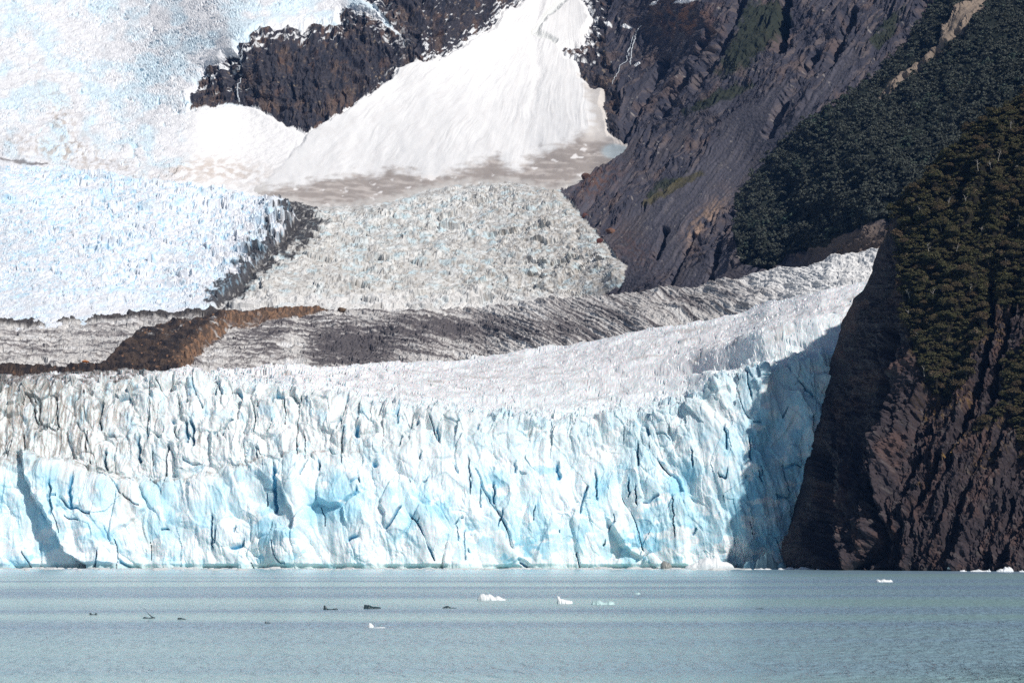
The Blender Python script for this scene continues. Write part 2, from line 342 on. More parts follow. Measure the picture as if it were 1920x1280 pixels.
# ------------------------------------------------------------------ the dirty striped branch and the moraines
TOP2 = [(-260, 604), (0, 600), (60, 602), (150, 592), (280, 588), (400, 584), (427, 586), (504, 580), (598, 577), (625, 582), (700, 581), (780, 580), (860, 578), (930, 572), (1000, 562), (1060, 558),
        (1120, 553), (1200, 546), (1240, 540), (1300, 535), (1350, 524), (1400, 516), (1450, 505), (1500, 497), (1560, 482), (1590, 476), (1610, 467), (1652, 465), (1800, 440)]
BROWN = [(427, 585), (504, 578), (598, 574), (622, 584), (504, 602), (433, 617), (405, 640), (390, 651), (372, 668), (352, 700), (350, 720), (-260, 720), (-260, 682), (0, 685), (100, 690), (150, 688), (188, 683), (235, 642), (262, 618), (343, 601)]
def build_strip():
    U = np.arange(-200, 1760, 1.7); top = curve(TOP2, U) + 2.0 * fbm(U / 28, U * 0 + 2, 105, 4); bot = curve(RIDGE, U) + 34
    nT = 130; t = np.linspace(0, 1, nT)[:, None]; v = bot + (top - bot) * t; u = np.broadcast_to(U, v.shape).copy()
    tp = TPS([(-200, 730, 1900), (0, 735, 1900), (0, 650, 2180), (0, 600, 2390), (400, 720, 1880), (400, 640, 2150), (400, 585, 2370), (800, 705, 1880), (800, 640, 2070), (640, 580, 2380), (860, 578, 2350), (1000, 680, 1860),
              (1000, 610, 2030), (1000, 562, 2270), (1200, 640, 1800), (1200, 580, 1960), (1200, 547, 2150), (1400, 600, 1740), (1400, 550, 1850), (1400, 515, 2010), (1550, 560, 1670), (1550, 520, 1760), (1560, 480, 1900), (1650, 465, 1860), (1650, 545, 1650), (1760, 600, 1600), (1760, 450, 1800)])
    Y = tp(u, v); P = pos(u, v, Y); N = normals(blurg(P, 3)); N = np.where(N[..., 2:3] < 0, -N, N)
    a = P[..., 0]; b = P[..., 1]
    ju = u + 9 * fbm(a / 8, b / 18, 110, 5, .6); jv = v + 4.5 * fbm(a / 8 + 5, b / 18, 111, 5, .6)
    br = sdist(ju, jv, BROWN); brm = sm(-1.5, 1.5, br)
    thin = sm(9, 5, np.abs(lerp(v, jv, 0.5) - curve([(-260, 607), (0, 603), (60, 603), (150, 596), (300, 590), (400, 584), (470, 585)], u))) * sm(480, 430, u)
    thin = np.maximum(thin, sm(450, 420, u) * sm(596, 592, jv))
    s = sm(700, 1150, u)                                                     # the flow bends on the right
    q = lerp(v - 0.02 * u, (v - 0.42 * u), s) if False else None
    # stripes: level on the left, sweeping down to the right further over
    ang = lerp(0.02, 0.46, sm(640, 1050, u) * sm(1560, 1250, u))
    cu = np.cumsum(np.tan(ang) * 1.7, axis=1); q = v - cu
    st = fbm(u / 150, q / 4.2, 120, 5); st2 = fbm(u / 60, q / 2.0, 121, 4); big = fbm(u / 120, q / 26, 122, 3)
    r1, e1, H1, PP = slabs(u / 26, v / 9, 123, 1, 1); r2, e2, H2, _ = slabs(u / 10, v / 4.5, 124, 1, 1)
    d = 1.5 * st + (0.9 * r2 + 0.8 * r1 + 1.0 * fbm(u / 6, v / 3, 125, 3)) * (1 - 0.5 * sm(900, 1200, u))
    hum = fbm(u / 55, v / 30, 126, 3)
    d = d * (1 - 0.5 * brm) + 2.5 * hum + brm * (9 * sm(0, 20, br) + 3.5 * (ridge(u / 34, v / 14, 127, 4) - 0.5)) + 2.5 * thin * (1 + 0.6 * fbm(u / 14, v / 9, 128, 3))
    d += 6 * blob(u, v, 1300, 585, 130, 16, -8) + 4 * sm(1100, 1250, u) * (ridge(u / 60, v / 30, 129, 3) - 0.5)
    P = P + N * d[..., None]
    C = np.ones(P.shape, f32) * np.array([0.62, 0.60, 0.575], f32)
    dens = 0.08 + 0.55 * blob(u, v, 640, 650, 130, 45) + 0.42 * blob(u, v, 860, 620, 190, 30) + 0.22 * blob(u, v, 480, 620, 90, 26) + 0.20 * blob(u, v, 1080, 600, 160, 40) + 0.12 * blob(u, v, 1300, 555, 160, 30) \
        - 0.5 * blob(u, v, 555, 650, 25, 45) - 0.10 * sm(1330, 1520, u)
    C = mixc(C, (0.26, 0.235, 0.23), sm(-0.05, 0.45, st * 0.8 + 0.35 * st2 + dens * 1.1 - 0.02) * 0.9)
    C = mixc(C, (0.09, 0.08, 0.085), sm(0.12, 0.55, st * 0.7 + 0.6 * st2 + dens * 1.0 - 0.05) * 0.9)
    C = mixc(C, (0.8, 0.8, 0.8), sm(0.15, 0.5, -st + 0.4 * big - dens) * 0.6)
    C = mixc(C, (0.80, 0.80, 0.79), sm(1330, 1540, u) * 0.75)
    C = mixc(C, (0.10, 0.09, 0.09), sm(0.09, 0, e1) * sm(0, 0.35, fbm(u / 30, v / 20, 130, 3)) * 0.7 * (1 - 0.6 * sm(1350, 1500, u)))
    bc = np.ones(P.shape, f32) * np.array([0.088, 0.062, 0.047], f32)
    bc = mixc(bc, (0.035, 0.029, 0.028), sm(-0.25, 0.3, fbm(u / 20, v / 9, 131, 4)))
    g2 = rnd(h2(np.floor(u / 3.0), np.floor(v / 2.0), 5), 2)
    edge = sm(24, 2, ldist(u, v, [(600, 585), (504, 600), (433, 612), (400, 640), (372, 665), (350, 690)]))
    bc = mixc(bc, (0.34, 0.19, 0.11), (g2 > lerp(0.97, 0.6, edge)) * 0.8)
    bc = mixc(bc, (0.22, 0.14, 0.09), edge * 0.45)
    brm = brm * (1 - 0.85 * sm(0.12, 0.4, fbm(u / 26, v / 7, 133, 5, .6) + 0.25 * sm(12, 0, br) - 0.12) * sm(560, 400, u + 0 * v) * sm(662, 640, v))
    C = C * (1 - brm[..., None]) + bc * brm[..., None]
    C = mixc(C, (0.075, 0.066, 0.062), thin * 0.95)
    C = mixc(C, (0.03, 0.028, 0.03), sm(14, 4, np.abs(v - 694)) * sm(260, 150, u) * brm * 0.6)
    sk = [P[-1] + np.array([0, 12.0, -4]), P[-1] + np.array([0, 60.0, -40])]
    lab = np.zeros((nT + 2, P.shape[1]), int); lab[:nT] = np.where(np.maximum(brm, thin) > 0.5, 1, 0); lab[nT:] = lab[nT - 1]
    Pf = np.concatenate([P, np.stack(sk)]); C = np.concatenate([C, np.repeat(C[-1:], 2, 0)])
    return Pf, C, lab, u, v
P2, C2, L2, u2, v2 = build_strip()
grid_regions(P2, C2, L2, {0: ('striped_glacier', M_DIRTY, 'grey glacier branch streaked with black dust bands behind the front ice'),
                          1: ('moraine', M_MOR, 'brown and black rubble moraine ridges lying across the grey ice')})
print('strip', time.time() - T0)

# ------------------------------------------------------------------ everything behind: icefalls, snow fan, rock wall, right-hand mountain
UPPER = [(-300, -200), (676, -200), (686, 0), (716, 28), (742, 58), (762, 84), (738, 60), (700, 30), (660, 20), (640, 22), (632, 50), (600, 47), (570, 52), (545, 50), (530, 55), (490, 58), (470, 68), (468, 80), (450, 85), (448, 104), (425, 108), (418, 118), (405, 125),
         (388, 128), (380, 140), (372, 150), (370, 162), (357, 180), (357, 207), (400, 203), (450, 197), (480, 203), (530, 230), (575, 253), (545, 290), (500, 335), (478, 356), (500, 372), (400, 355), (300, 340), (150, 318), (60, 310), (-300, 303)]
FAN = [(575, 253), (610, 230), (640, 212), (690, 180), (730, 150), (742, 130), (780, 112), (800, 115), (820, 117), (845, 100), (880, 75), (910, 62), (932, 42), (938, 22), (960, 15), (985, 0), (990, -200), (1086, -200), (1090, 0), (1112, 40), (1100, 66), (1096, 90), (1052, 92), (1060, 112), (1080, 116), (1086, 135), (1105, 165), (1134, 168), (1132, 200), (1145, 250), (1162, 266),
       (1180, 270), (1150, 303), (1120, 318), (1080, 345), (1040, 360), (960, 340), (860, 345), (780, 362), (700, 384), (600, 388), (540, 378), (500, 372), (478, 356), (500, 335), (545, 290)]
WHITE = [(470, 362), (480, 352), (560, 343), (640, 326), (740, 314), (790, 322), (830, 326), (860, 312), (900, 303), (935, 286), (950, 306), (966, 312), (982, 304), (990, 290), (1040, 272), (1062, 268), (1078, 258), (1108, 240), (1104, 205), (1096, 170), (1086, 120), (1140, 90), (1140, -200), (960, -200), (700, 100), (440, 260)]
FOREST = [(1745, -200), (1750, 0), (1723, 40), (1683, 100), (1616, 161), (1569, 201), (1495, 242), (1448, 279), (1421, 322), (1377, 363), (1374, 385), (1381, 403), (1377, 434), (1391, 494), (1430, 502), (1461, 497), (1488, 474), (1549, 460), (1589, 434), (1676, 407), (1720, 430), (2300, 480), (2300, -200)]
OUTC = [(1640, 185), (1690, 140), (1735, 108), (1762, 88), (1768, 52), (1800, 18), (1856, -6), (1835, 30), (1800, 68), (1748, 112), (1704, 152), (1668, 176)]
RIGHTM = [(1092, -200), (1150, 0), (1130, 60), (1160, 170), (1165, 266), (1150, 303), (1120, 318), (1040, 360), (1070, 380), (1095, 410), (1130, 450), (1172, 500), (1165, 530), (1120, 560), (1100, 700), (2400, 700), (2400, -200)]
MIDDLE = [(540, 378), (600, 388), (700, 384), (780, 362), (860, 345), (960, 340), (1045, 350), (1070, 380), (1095, 410), (1130, 450), (1175, 500), (1168, 530), (1120, 560), (1100, 700), (300, 700), (410, 575), (445, 545), (480, 505), (520, 460), (560, 420)]
DARKB = [(545, 378), (566, 400), (575, 420), (556, 448), (516, 474), (475, 508), (446, 540), (405, 575)]
def build_back():
    U = np.arange(-200, 2140, 1.6); V = np.arange(650, -110, -1.6)
    u, v = np.meshgrid(U, V)
    tp = TPS([(-200, 600, 2420), (0, 640, 2330), (0, 590, 2420), (0, 450, 2620), (0, 320, 2820), (0, 285, 2960), (0, 0, 3900), (-200, 0, 3950), (300, 0, 3800), (300, 360, 2760), (300, 310, 2900), (250, 150, 3400), (300, 640, 2330), (300, 500, 2540),
              (360, 205, 3130), (450, 200, 3150), (450, 320, 2930), (575, 250, 3060), (480, 90, 3210), (450, 70, 3260), (640, 25, 3380), (650, -80, 3700), (700, 0, 3350), (600, 130, 3160), (740, 150, 3180), (850, 20, 3320), (800, -80, 3450), (930, 40, 3380),
              (1050, 0, 3520), (1050, -80, 3700), (1040, 100, 3330), (900, 200, 3120), (700, 300, 2950), (1090, 240, 2990), (520, 350, 2840), (1000, 300, 2890), (800, 350, 2800), (1140, 290, 2860),
              (700, 385, 2740), (1000, 350, 2740), (800, 460, 2580), (1080, 440, 2520), (800, 560, 2420), (800, 640, 2360), (1150, 545, 2340), (1150, 640, 2280), (480, 500, 2510), (1160, 490, 2390), (520, 400, 2700),
              (1130, 100, 3310), (1145, 200, 3060), (1200, 100, 3220), (1150, 250, 2940), (1250, 50, 3180), (1180, 290, 2800), (1070, 365, 2690), (1250, 400, 2440), (1210, 530, 2290), (1400, 300, 2480), (1350, 500, 2180), (1300, 200, 2780), (1500, 100, 2680), (1600, 0, 2720),
              (1450, 0, 2930), (1300, 0, 3120), (1300, -80, 3300), (1700, 100, 2430), (1500, 300, 2280), (1400, 450, 2180), (1600, 420, 1960), (1500, 480, 2060), (1600, 300, 2090), (1800, 0, 2450), (1920, 0, 2350), (1800, 200, 2050), (1920, 150, 1990), (1700, 420, 1880), (1900, 400, 1800), (2100, 0, 2200), (2100, 400, 1700), (1700, -80, 2800), (2100, -80, 2400),
              (1350, 640, 2060), (1600, 560, 1860), (1800, 600, 1740)])
    Y = tp(u, v); P = pos(u, v, Y); N = normals(blurg(P, 5)); a = P[..., 0]; b = P[..., 2] + 0.55 * P[..., 1]
    ju = u + 7 * fbm(u / 26, v / 26, 201, 5, 0.6); jv = v + 6 * fbm(u / 26 + 9, v / 26, 202, 5, 0.6)
    up = sdist(ju, jv, UPPER); fan = sdist(ju, jv, FAN); wh = sdist(ju, jv, WHITE); fo = sdist(ju, jv, FOREST); mid = sdist(ju, jv, MIDDLE)
    rm = sdist(ju, jv, RIGHTM); oc = sdist(ju, jv, OUTC)
    low = v > curve([(-300, 303), (60, 310), (150, 318), (300, 340), (400, 355), (500, 371), (545, 380), (600, 388), (2000, 388)], ju) + 0.0
    lab = np.zeros(u.shape, int)                     # 0 rock wall
    lab[rm > 0] = 7; lab[(rm > 0) & (fo > 0)] = 8
    left = low & (mid <= 0) & (rm <= 0) & (u < 700); lab[left] = 4
    lab[(mid > 0) & (rm <= 6)] = 5; lab[up > 0] = 1; lab[(fan > 0)] = 3; lab[(fan > 0) & (wh > 0)] = 2
    lab[(lab == 0) & (v > 262) & (u < 620)] = 1; lab[(lab == 0) & (v > 262)] = 3
    dark = ldist(ju, jv, DARKB) / curve([(370, 14), (400, 30), (440, 34), (480, 24), (540, 20), (580, 18)], v)
    is_ = lambda k: (lab == k)
    wx = a + 4 * fbm(a / 14, b / 14, 210, 3); wy = b + 4 * fbm(a / 14 + 5, b / 14, 211, 3)
    r1, e1, H1, Q1 = slabs(wx / 13, wy / 9, 212, 1, 1.4); r2, e2, H2, Q2 = slabs(wx / 6.2, wy / 4.6, 213, 1, 1.2)
    d = np.zeros_like(u)
    soft = blurg
    m4 = soft(is_(4).astype(float), 2); m5 = soft(is_(5).astype(float), 2); m1 = soft(is_(1).astype(float), 2); mf = soft((is_(2) | is_(3)).astype(float), 1); rk = soft((lab == 0).astype(float), 1); mr = soft((lab >= 7).astype(float), 1)
    # icefalls
    amp4 = (0.75 + 0.9 * sm(330, 520, u) * sm(560, 500, v) + 0.65 * sm(0, 160, u) * sm(600, 500, v) + 0.35 * sm(380, 340, v)) * (0.7 + 0.5 * fbm(a / 60, b / 60, 214, 2))
    r0, e0, H0, _ = slabs(wx / 30, wy / 21, 209, 1, 1.5)
    fall = 3.5 * r0 + 3.0 * r1 + 1.9 * r2 + 1.2 * fbm(a / 5, b / 5, 215, 3) - 3.5 * sm(0.12, 0, e1) * (rnd(Q1, 3) > 0.35)
    lump = 2.3 * billow(wx / 13, wy / 14, 205, 3) + 1.6 * r0
    d += m4 * ((0.40 * fall + 0.55 * lump) * amp4 + 9 * sm(0, 30, jv - curve([(-300, 303), (300, 340), (545, 380)], u)))
    d += m5 * ((fall * 0.16 + 1.0 * lump) * (0.9 + 0.8 * fbm(a / 50, b / 50, 208, 2)) * sm(-4, 26, mid) + 2 * sm(0, 16, mid) + 3 * fbm(a / 40, b / 40, 216, 3))
    # hanging glacier: patches of blocks, patches of smooth snow
    zone = sm(-0.15, 0.35, fbm(u / 95, v / 60, 217, 3) + 0.45 * blob(u, v, 230, 150, 160, 60, -12) + 0.4 * blob(u, v, 520, 20, 140, 40) - 0.5 * blob(u, v, 450, 270, 130, 70))
    smooth_apron = sm(330, 380, u) * sm(190, 215, v)
    d += m1 * (1 - smooth_apron) * ((0.4 + 0.5 * zone) * (0.5 * r0 + 0.7 * r1 + 0.6 * r2 - 1.0 * sm(0.12, 0, e1)) + 4 * fbm(a / 60, b / 50, 218, 4))
    d += m1 * (1.0 * fbm(a / 12, b / 12, 219, 4) + 5 * sm(0, 10, up) * sm(300, 200, v))
    cv = ridge((v + 0.35 * u + 26 * fbm(u / 120, v / 90, 227, 2)) / 13, (u - 0.4 * v) / 55, 228, 2); cvz = sm(-0.1, 0.3, fbm(u / 110, v / 60, 229, 3))
    d -= m1 * (1 - smooth_apron) * 3.0 * sm(0.78, 0.95, cv) * cvz
    # snow fan: flutes that fan out from its apex
    th = np.degrees(np.arctan2(v + 90, u - 1075)); rr = np.hypot(u - 1075, v + 90)
    thw = th + 1.2 * fbm(u / 70, v / 70, 220, 2)
    thw = thw + 0.5 * fbm(u / 18, v / 30, 224, 3)
    fl = ridge(thw / 3.2, rr / 160, 221, 4, 0.5); fl2 = fbm(thw / 1.1, rr / 42, 222, 4)
    d += mf * (sm(-90, 260, rr) * soft(is_(2).astype(float), 2) * (0.5 * fbm(thw / 4, rr / 120, 225, 3) + 0.35 * fl2 * (0.4 + sm(-.2, .4, fbm(u / 60, v / 60, 226, 3)))) + 1.5 * fbm(u / 60, v / 40, 223, 3) + 5.5 * sm(0, 9, np.minimum(fan, 40)) * sm(290, 240, v) + 1.0 * soft(is_(2).astype(float), 6))
    gulch = ldist(ju, jv, [(1010, 0), (1000, 60), (1010, 140), (990, 260)]); d -= mf * 3 * sm(16, 0, gulch) * sm(300, 60, v)
    gulch = ldist(ju, jv, [(1062, 0), (1015, 45), (1003, 66), (1040, 85)]); d -= mf * 5 * sm(7, 0, gulch)
    # rock wall: vertical ribs, ledges
    wxr = a + 5 * fbm(a / 20, b / 20, 230, 3)
    rib = ridge(wxr / 34 + b / 160, b / 190, 231, 5); ledg = ridge(wxr / 90, (b + 0.25 * a) / 13, 232, 4); blk, eb, HB, _ = slabs(wxr / 17, b / 26, 233, 1, 1.5)
    d += rk * (16 * (rib - 0.5) + 3.0 * (ledg - 0.5) + 2.2 * blk + 0.9 * fbm(a / 5, b / 12, 234, 3) + 2.5 * (ridge(wxr / 11, b / 90, 235, 3) - 0.5))
    # right-hand mountain: ribs and gullies slanting down to the left, smooth scree between
    cs, sn = math.cos(R(50)), math.sin(R(50))
    along = -u * cs + v * sn; acr = u * sn + v * cs + 10 * fbm(u / 70, v / 70, 240, 3)
    gly = ridge(acr / 60, along / 420, 241, 5, 0.55); gly2 = ridge(acr / 17, along / 120, 242, 4, 0.55)
    scree = sm(0.0, 0.28, fbm(acr / 50, along / 190, 243, 3) + 0.55 * blob(u, v, 1420, 270, 170, 36, -52) + 0.5 * blob(u, v, 1250, 400, 150, 55, -52) + 0.45 * blob(u, v, 1560, 150, 110, 28, -48) - 0.55 * sm(210, 60, v) * sm(1560, 1450, u) - 0.4 * blob(u, v, 1340, 430, 60, 60, -50) - 0.45 * blob(u, v, 1600, 50, 110, 60, -40) + 0.25 * sm(480, 540, v))
    scree *= sm(-2, 10, rm)
    rocky = mr * (1 - scree)
    blr, er, HR, _ = slabs(acr / 11, along / 62, 244, 1, 1.3)
    d += mr * (8 * (gly - 0.5)) * (1 - 0.6 * scree) + rocky * (6.5 * (gly2 - 0.5) + 0.8 * blr + 3.0 * (ridge(acr / 7, along / 90, 239, 3) - 0.5) + 2.2 * fbm(acr / 5, along / 16, 245, 4)) + mr * scree * (0.35 * fbm(u / 5, v / 5, 246, 3) + 1.2 * fbm(acr / 10, along / 120, 237, 3))
    m8 = soft(is_(8).astype(float), 2)
    for (ga, gw, gp) in ((26, 16, [(1478, -20), (1468, 40), (1462, 88)]), (16, 12, [(1600, 20), (1572, 80), (1556, 118)]), (14, 14, [(1530, 100), (1470, 190), (1440, 250)]), (16, 12, [(1250, 110), (1205, 190), (1165, 262)]), (14, 12, [(1330, 60), (1290, 130), (1240, 210)]), (12, 9, [(1246, 430), (1238, 462), (1228, 480)]), (14, 14, [(1390, 0), (1360, 70), (1300, 160)]), (12, 10, [(1740, 0), (1712, 50), (1690, 84)]), (10, 9, [(1370, 400), (1345, 470), (1330, 530)]), (9, 8, [(1300, 440), (1270, 500), (1250, 540)])):
        gd = ldist(u + 6 * fbm(u / 18, v / 18, 238, 3), v, gp); d -= mr * (1 - m8) * ga * sm(gw, 0, gd); scree = scree * (1 - 0.8 * sm(gw * 1.3, gw * .5, gd))
    d += m8 * (5 * fbm(u / 60, v / 60, 247, 3)) + 10 * sm(0, 8, oc) * 0.5
    P = P + N * d[..., None]
    # ---- colour
    C = np.zeros(P.shape, f32)
    rock = np.ones(P.shape, f32) * np.array([0.048, 0.045, 0.055], f32)
    rock = mixc(rock, (0.125, 0.088, 0.072), sm(-0.05, 0.5, fbm(a / 45, b / 60, 250, 4)))
    rock = mixc(rock, (0.035, 0.035, 0.045), sm(0.0, 0.4, fbm(a / 7, b / 60, 251, 4)) * 0.8)
    rock = mixc(rock, (0.15, 0.09, 0.065), sm(0.25, 0.6, fbm(a / 14, b / 30, 252, 4)) * 0.6)
    g = rnd(h2(np.floor(u / 3.4 + 0.6 * pn(u / 7, v / 7, 3)), np.floor(v / 2.2), 7), 1)
    rock = mixc(rock, (0.32, 0.25, 0.18), (g > 0.965) * sm(-0.1, 0.3, fbm(a / 22, b / 22, 253, 3)) * 0.7)
    rock = mixc(rock, (0.20, 0.155, 0.12), sm(0.35, 0.6, fbm(a / 9, (b + 0.3 * a) / 3.5, 249, 4) + 0.25 * fbm(a / 40, b / 40, 248, 2)) * 0.55)
    rock = mixc(rock, (0.022, 0.026, 0.040), sm(0.1, 0.4, fbm(a / 4, b / 45, 247, 3) + 0.4 * fbm(a / 40, b / 60, 246, 2)) * 0.8)
    # snow lodged on ledges near the ice
    nearice = np.maximum(sm(-55, -2, up), sm(-26, -1, fan) * sm(230, 100, v) * 0.9)
    lg = sm(0.30, 0.5, fbm(u / 17, (v + 0.25 * u) / 5.0, 254, 4) + 0.5 * nearice - 0.28) * sm(0.15, 0.6, nearice)
    rock = mixc(rock, (0.86, 0.87, 0.88), np.where(v < 175, lg, 0) * sm(790, 700, u) + np.where(u > 790, sm(0.5, 0.62, fbm(u / 12, (v + 0.25 * u) / 5, 255, 3) + 0.6 * nearice) * (v < 120), 0))
    C[lab == 0] = rock[lab == 0]
    ug = np.ones(P.shape, f32) * np.array([0.80, 0.80, 0.815], f32)
    ug = mixc(ug, (0.64, 0.79, 0.87), sm(-0.1, 0.5, fbm(u / 60, v / 40, 256, 4) + 0.35 * zone - 0.1 + 0.4 * blob(u, v, 540, 30, 120, 40)) * 0.75 * (1 - smooth_apron))
    cell = (rnd(H2, 4) > 0.6) * sm(0.35, 0.1, e2)
    ug = mixc(ug, (0.38, 0.66, 0.82), cell * zone * (1 - smooth_apron) * 0.28)
    ug = mixc(ug, (0.45, 0.70, 0.84), sm(0.80, 0.95, cv) * cvz * 0.55)
    ug = mixc(ug, (0.86, 0.85, 0.845), smooth_apron)
    dirt1 = 0.9 * blob(u, v, 120, 235, 26, 75, -30) + 0.75 * blob(u, v, 170, 300, 120, 18, 14) + 0.5 * blob(u, v, 40, 275, 90, 22, 10)
    ug = mixc(ug, (0.48, 0.42, 0.37), np.clip(dirt1, 0, 1) * sm(-0.1, 0.35, fbm(u / 11, v / 8, 257, 5)) * 0.9)
    ug = mixc(ug, (0.55, 0.47, 0.41), np.clip(blob(u, v, 350, 325, 55, 22, -8) + blob(u, v, 440, 322, 70, 24, 10), 0, 1) * sm(-0.35, 0.3, fbm(u / 16, v / 9, 258, 5)) * 0.75)
    ug = mixc(ug, (0.70, 0.69, 0.70), sm(0.1, 0.5, fbm((u + v) / 70, (v - 0.5 * u) / 22, 259, 4)) * 0.45 * (1 - smooth_apron))
    ug = mixc(ug, (0.12, 0.10, 0.10), sm(4, 1, ldist(ju, jv, [(-200, 296), (0, 297), (30, 303), (60, 306), (90, 305)])) * 0.8)
    C[lab == 1] = ug[lab == 1]
    wf = np.ones(P.shape, f32) * np.array([0.82, 0.815, 0.81], f32)
    wf = mixc(wf, (0.74, 0.72, 0.71), sm(0.1, 0.6, fl2 + 0.3 * (1 - fl) + 0.35 * sm(120, 0, v)) * 0.4)
    wf = mixc(wf, (0.60, 0.62, 0.60), sm(9, 2, gulch) * 0.6)
    C[lab == 2] = wf[lab == 2]
    df = np.ones(P.shape, f32) * np.array([0.36, 0.32, 0.295], f32)
    df = mixc(df, (0.54, 0.49, 0.455), sm(-0.1, 0.4, fbm((u + 2 * v) / 70, (v - 0.12 * u) / 9, 260, 5)))
    df = mixc(df, (0.32, 0.28, 0.26), sm(0.15, 0.5, fbm(u / 22, v / 9, 261, 5)) * sm(820, 960, u) * 0.75)
    df = mixc(df, (0.83, 0.80, 0.78), sm(0.42, 0.6, fbm(u / 30, v / 14, 262, 4) + 0.75 * blob(u, v, 815, 333, 22, 9) + 0.7 * blob(u, v, 1075, 293, 16, 8)))
    df = mixc(df, (0.72, 0.68, 0.64), sm(1085, 1105, u) * sm(275, 255, v) * 0.8)
    df = mixc(df, (0.50, 0.60, 0.64), sm(0.1, 0.5, blob(u, v, 1155, 285, 24, 12)) * 0.7)
    fade = sm(-16, 5, wh + 16 * fbm(u / 30, v / 10, 281, 5, .6))
    cfz = sm(26, 0, mid + 14 * 0 - np.minimum(fan, 0) * 0 + fan)
    df = df * (1 - fade[..., None]) + wf * fade[..., None]
    df = mixc(df, (0.60, 0.575, 0.545), sm(16, 0, fan + 10 * fbm(u / 20, v / 10, 282, 4)) * (v > 325) * 0.8)
    C[lab == 3] = df[lab == 3]; wf = wf * sm(-2, 10, wh + 12 * fbm(u / 30, v / 10, 281, 5, .6))[..., None] + df * (1 - sm(-2, 10, wh + 12 * fbm(u / 30, v / 10, 281, 5, .6)))[..., None]; C[lab == 2] = wf[lab == 2]
    lf = np.ones(P.shape, f32) * np.array([0.77, 0.80, 0.85], f32)
    lf = mixc(lf, (0.60, 0.78, 0.90), sm(-0.1, 0.5, fbm(a / 30, b / 22, 263, 4) + 0.2 * sm(420, 330, v)) * 0.6)
    side = sm(0.16, 0.02, e1) * (rnd(Q1, 6) > 0.5) + sm(0.16, 0.02, e2) * (rnd(Q2, 6) > 0.8)
    side = np.clip(side, 0, 1)
    lf = mixc(lf, (0.30, 0.60, 0.80), np.clip(side, 0, 1) * sm(610, 560, v) * 0.75)
    lf = mixc(lf, (0.74, 0.71, 0.71), sm(0, 0.5, fbm((a + b) / 40, (b - a) / 16, 264, 4) + 0.25 * sm(300, 500, u)) * 0.45)
    C[lab == 4] = lf[lab == 4]
    cf = np.ones(P.shape, f32) * np.array([0.58, 0.57, 0.545], f32)
    cf = mixc(cf, (0.77, 0.77, 0.75), sm(-0.1, 0.45, fbm(a / 22, b / 18, 265, 4) + 0.3 * sm(480, 400, v) * sm(1000, 850, u)) * 0.8)
    cf = mixc(cf, (0.50, 0.66, 0.72), (rnd(H1, 9) > 0.8) * sm(0.1, 0.3, e1) * 0.55 + 0.3 * sm(0.1, 0.5, fbm(a / 16, b / 12, 266, 3) + 0.3 * blob(u, v, 700, 440, 80, 50)))
    cf = mixc(cf, (0.34, 0.30, 0.255), sm(0, 0.45, fbm(a / 5, b / 4.5, 267, 4) + 0.25 * sm(850, 1150, u)) * 0.7)
    cf = mixc(cf, (0.15, 0.13, 0.11), sm(0.5, 0.15, billow(wx / 13, wy / 14, 205, 3)) * sm(-0.2, 0.4, fbm(a / 7, b / 7, 207, 4)) * 0.5)
    cf = mixc(cf, (0.13, 0.115, 0.10), sm(0.08, 0.0, np.minimum(e1, e2 * 1.5)) * sm(-0.1, 0.35, fbm(a / 12, b / 12, 268, 3)) * 0.65)
    cf = mixc(cf, (0.72, 0.71, 0.70), sm(545, 572, v) * 0.6)
    C[lab == 5] = cf[lab == 5]
    both = (lab == 4) | (lab == 5)
    dkm = sm(0.2, -0.15, dark - 0.80 + 1.7 * fbm(u / 17, v / 12, 269, 6, .6)) * both * 0.92 * (1 - 0.5 * side)
    C = mixc(C, (0.032, 0.030, 0.034), dkm)
    # right mountain
    sl = np.ones(P.shape, f32) * np.array([0.105, 0.100, 0.120], f32)
    sl = mixc(sl, (0.105, 0.088, 0.088), sm(0.0, 0.45, fbm(acr / 40, along / 120, 270, 4)) * 0.6)
    sl = mixc(sl, (0.070, 0.068, 0.085), sm(0, 0.4, fbm(acr / 5, along / 110, 236, 4)) * 0.6); sl = mixc(sl, (0.15, 0.135, 0.14), sm(0.2, 0.5, fbm(acr / 7, along / 60, 235, 4)) * 0.5)
    rkc = np.ones(P.shape, f32) * np.array([0.048, 0.048, 0.064], f32)
    rkc = mixc(rkc, (0.12, 0.10, 0.10), sm(0, 0.4, fbm(acr / 3.5, along / 50, 271, 4)) * 0.9)
    rkc = mixc(rkc, (0.13, 0.095, 0.085), sm(0.15, 0.5, fbm(acr / 30, along / 50, 272, 4)) * 0.6)
    sl = sl * scree[..., None] + rkc * (1 - scree[..., None])
    g3 = rnd(h2(np.floor(u / 2.6 + 0.5 * pn(u / 7, v / 7, 3)), np.floor(v / 2.4), 9), 1)
    sl = mixc(sl, (0.30, 0.27, 0.25), (g3 > 0.975) * sm(-0.2, 0.3, fbm(u / 30, v / 30, 273, 3)) * 0.75)
    tan = np.clip(blob(u, v, 1330, 400, 44, 16, -48) + 0.7 * blob(u, v, 1300, 430, 26, 12, -50), 0, 1) * sm(-0.35, 0.2, fbm(acr / 6, along / 20, 274, 4))
    sl = mixc(sl, (0.30, 0.21, 0.16), tan * 1.0)
    sl = mixc(sl, (0.24, 0.13, 0.085), blob(u, v, 1285, 35, 45, 28) * sm(-0.2, 0.3, fbm(u / 20, v / 20, 275, 4)))
    mossm = np.clip(blob(u, v, 1400, 85, 75, 30, -45) + 0.8 * blob(u, v, 1345, 185, 80, 12, -20) + 0.8 * blob(u, v, 1430, 30, 50, 28) + 0.7 * blob(u, v, 1250, 345, 60, 10, -28) + 0.6 * blob(u, v, 1660, 60, 60, 20, -50), 0, 1)
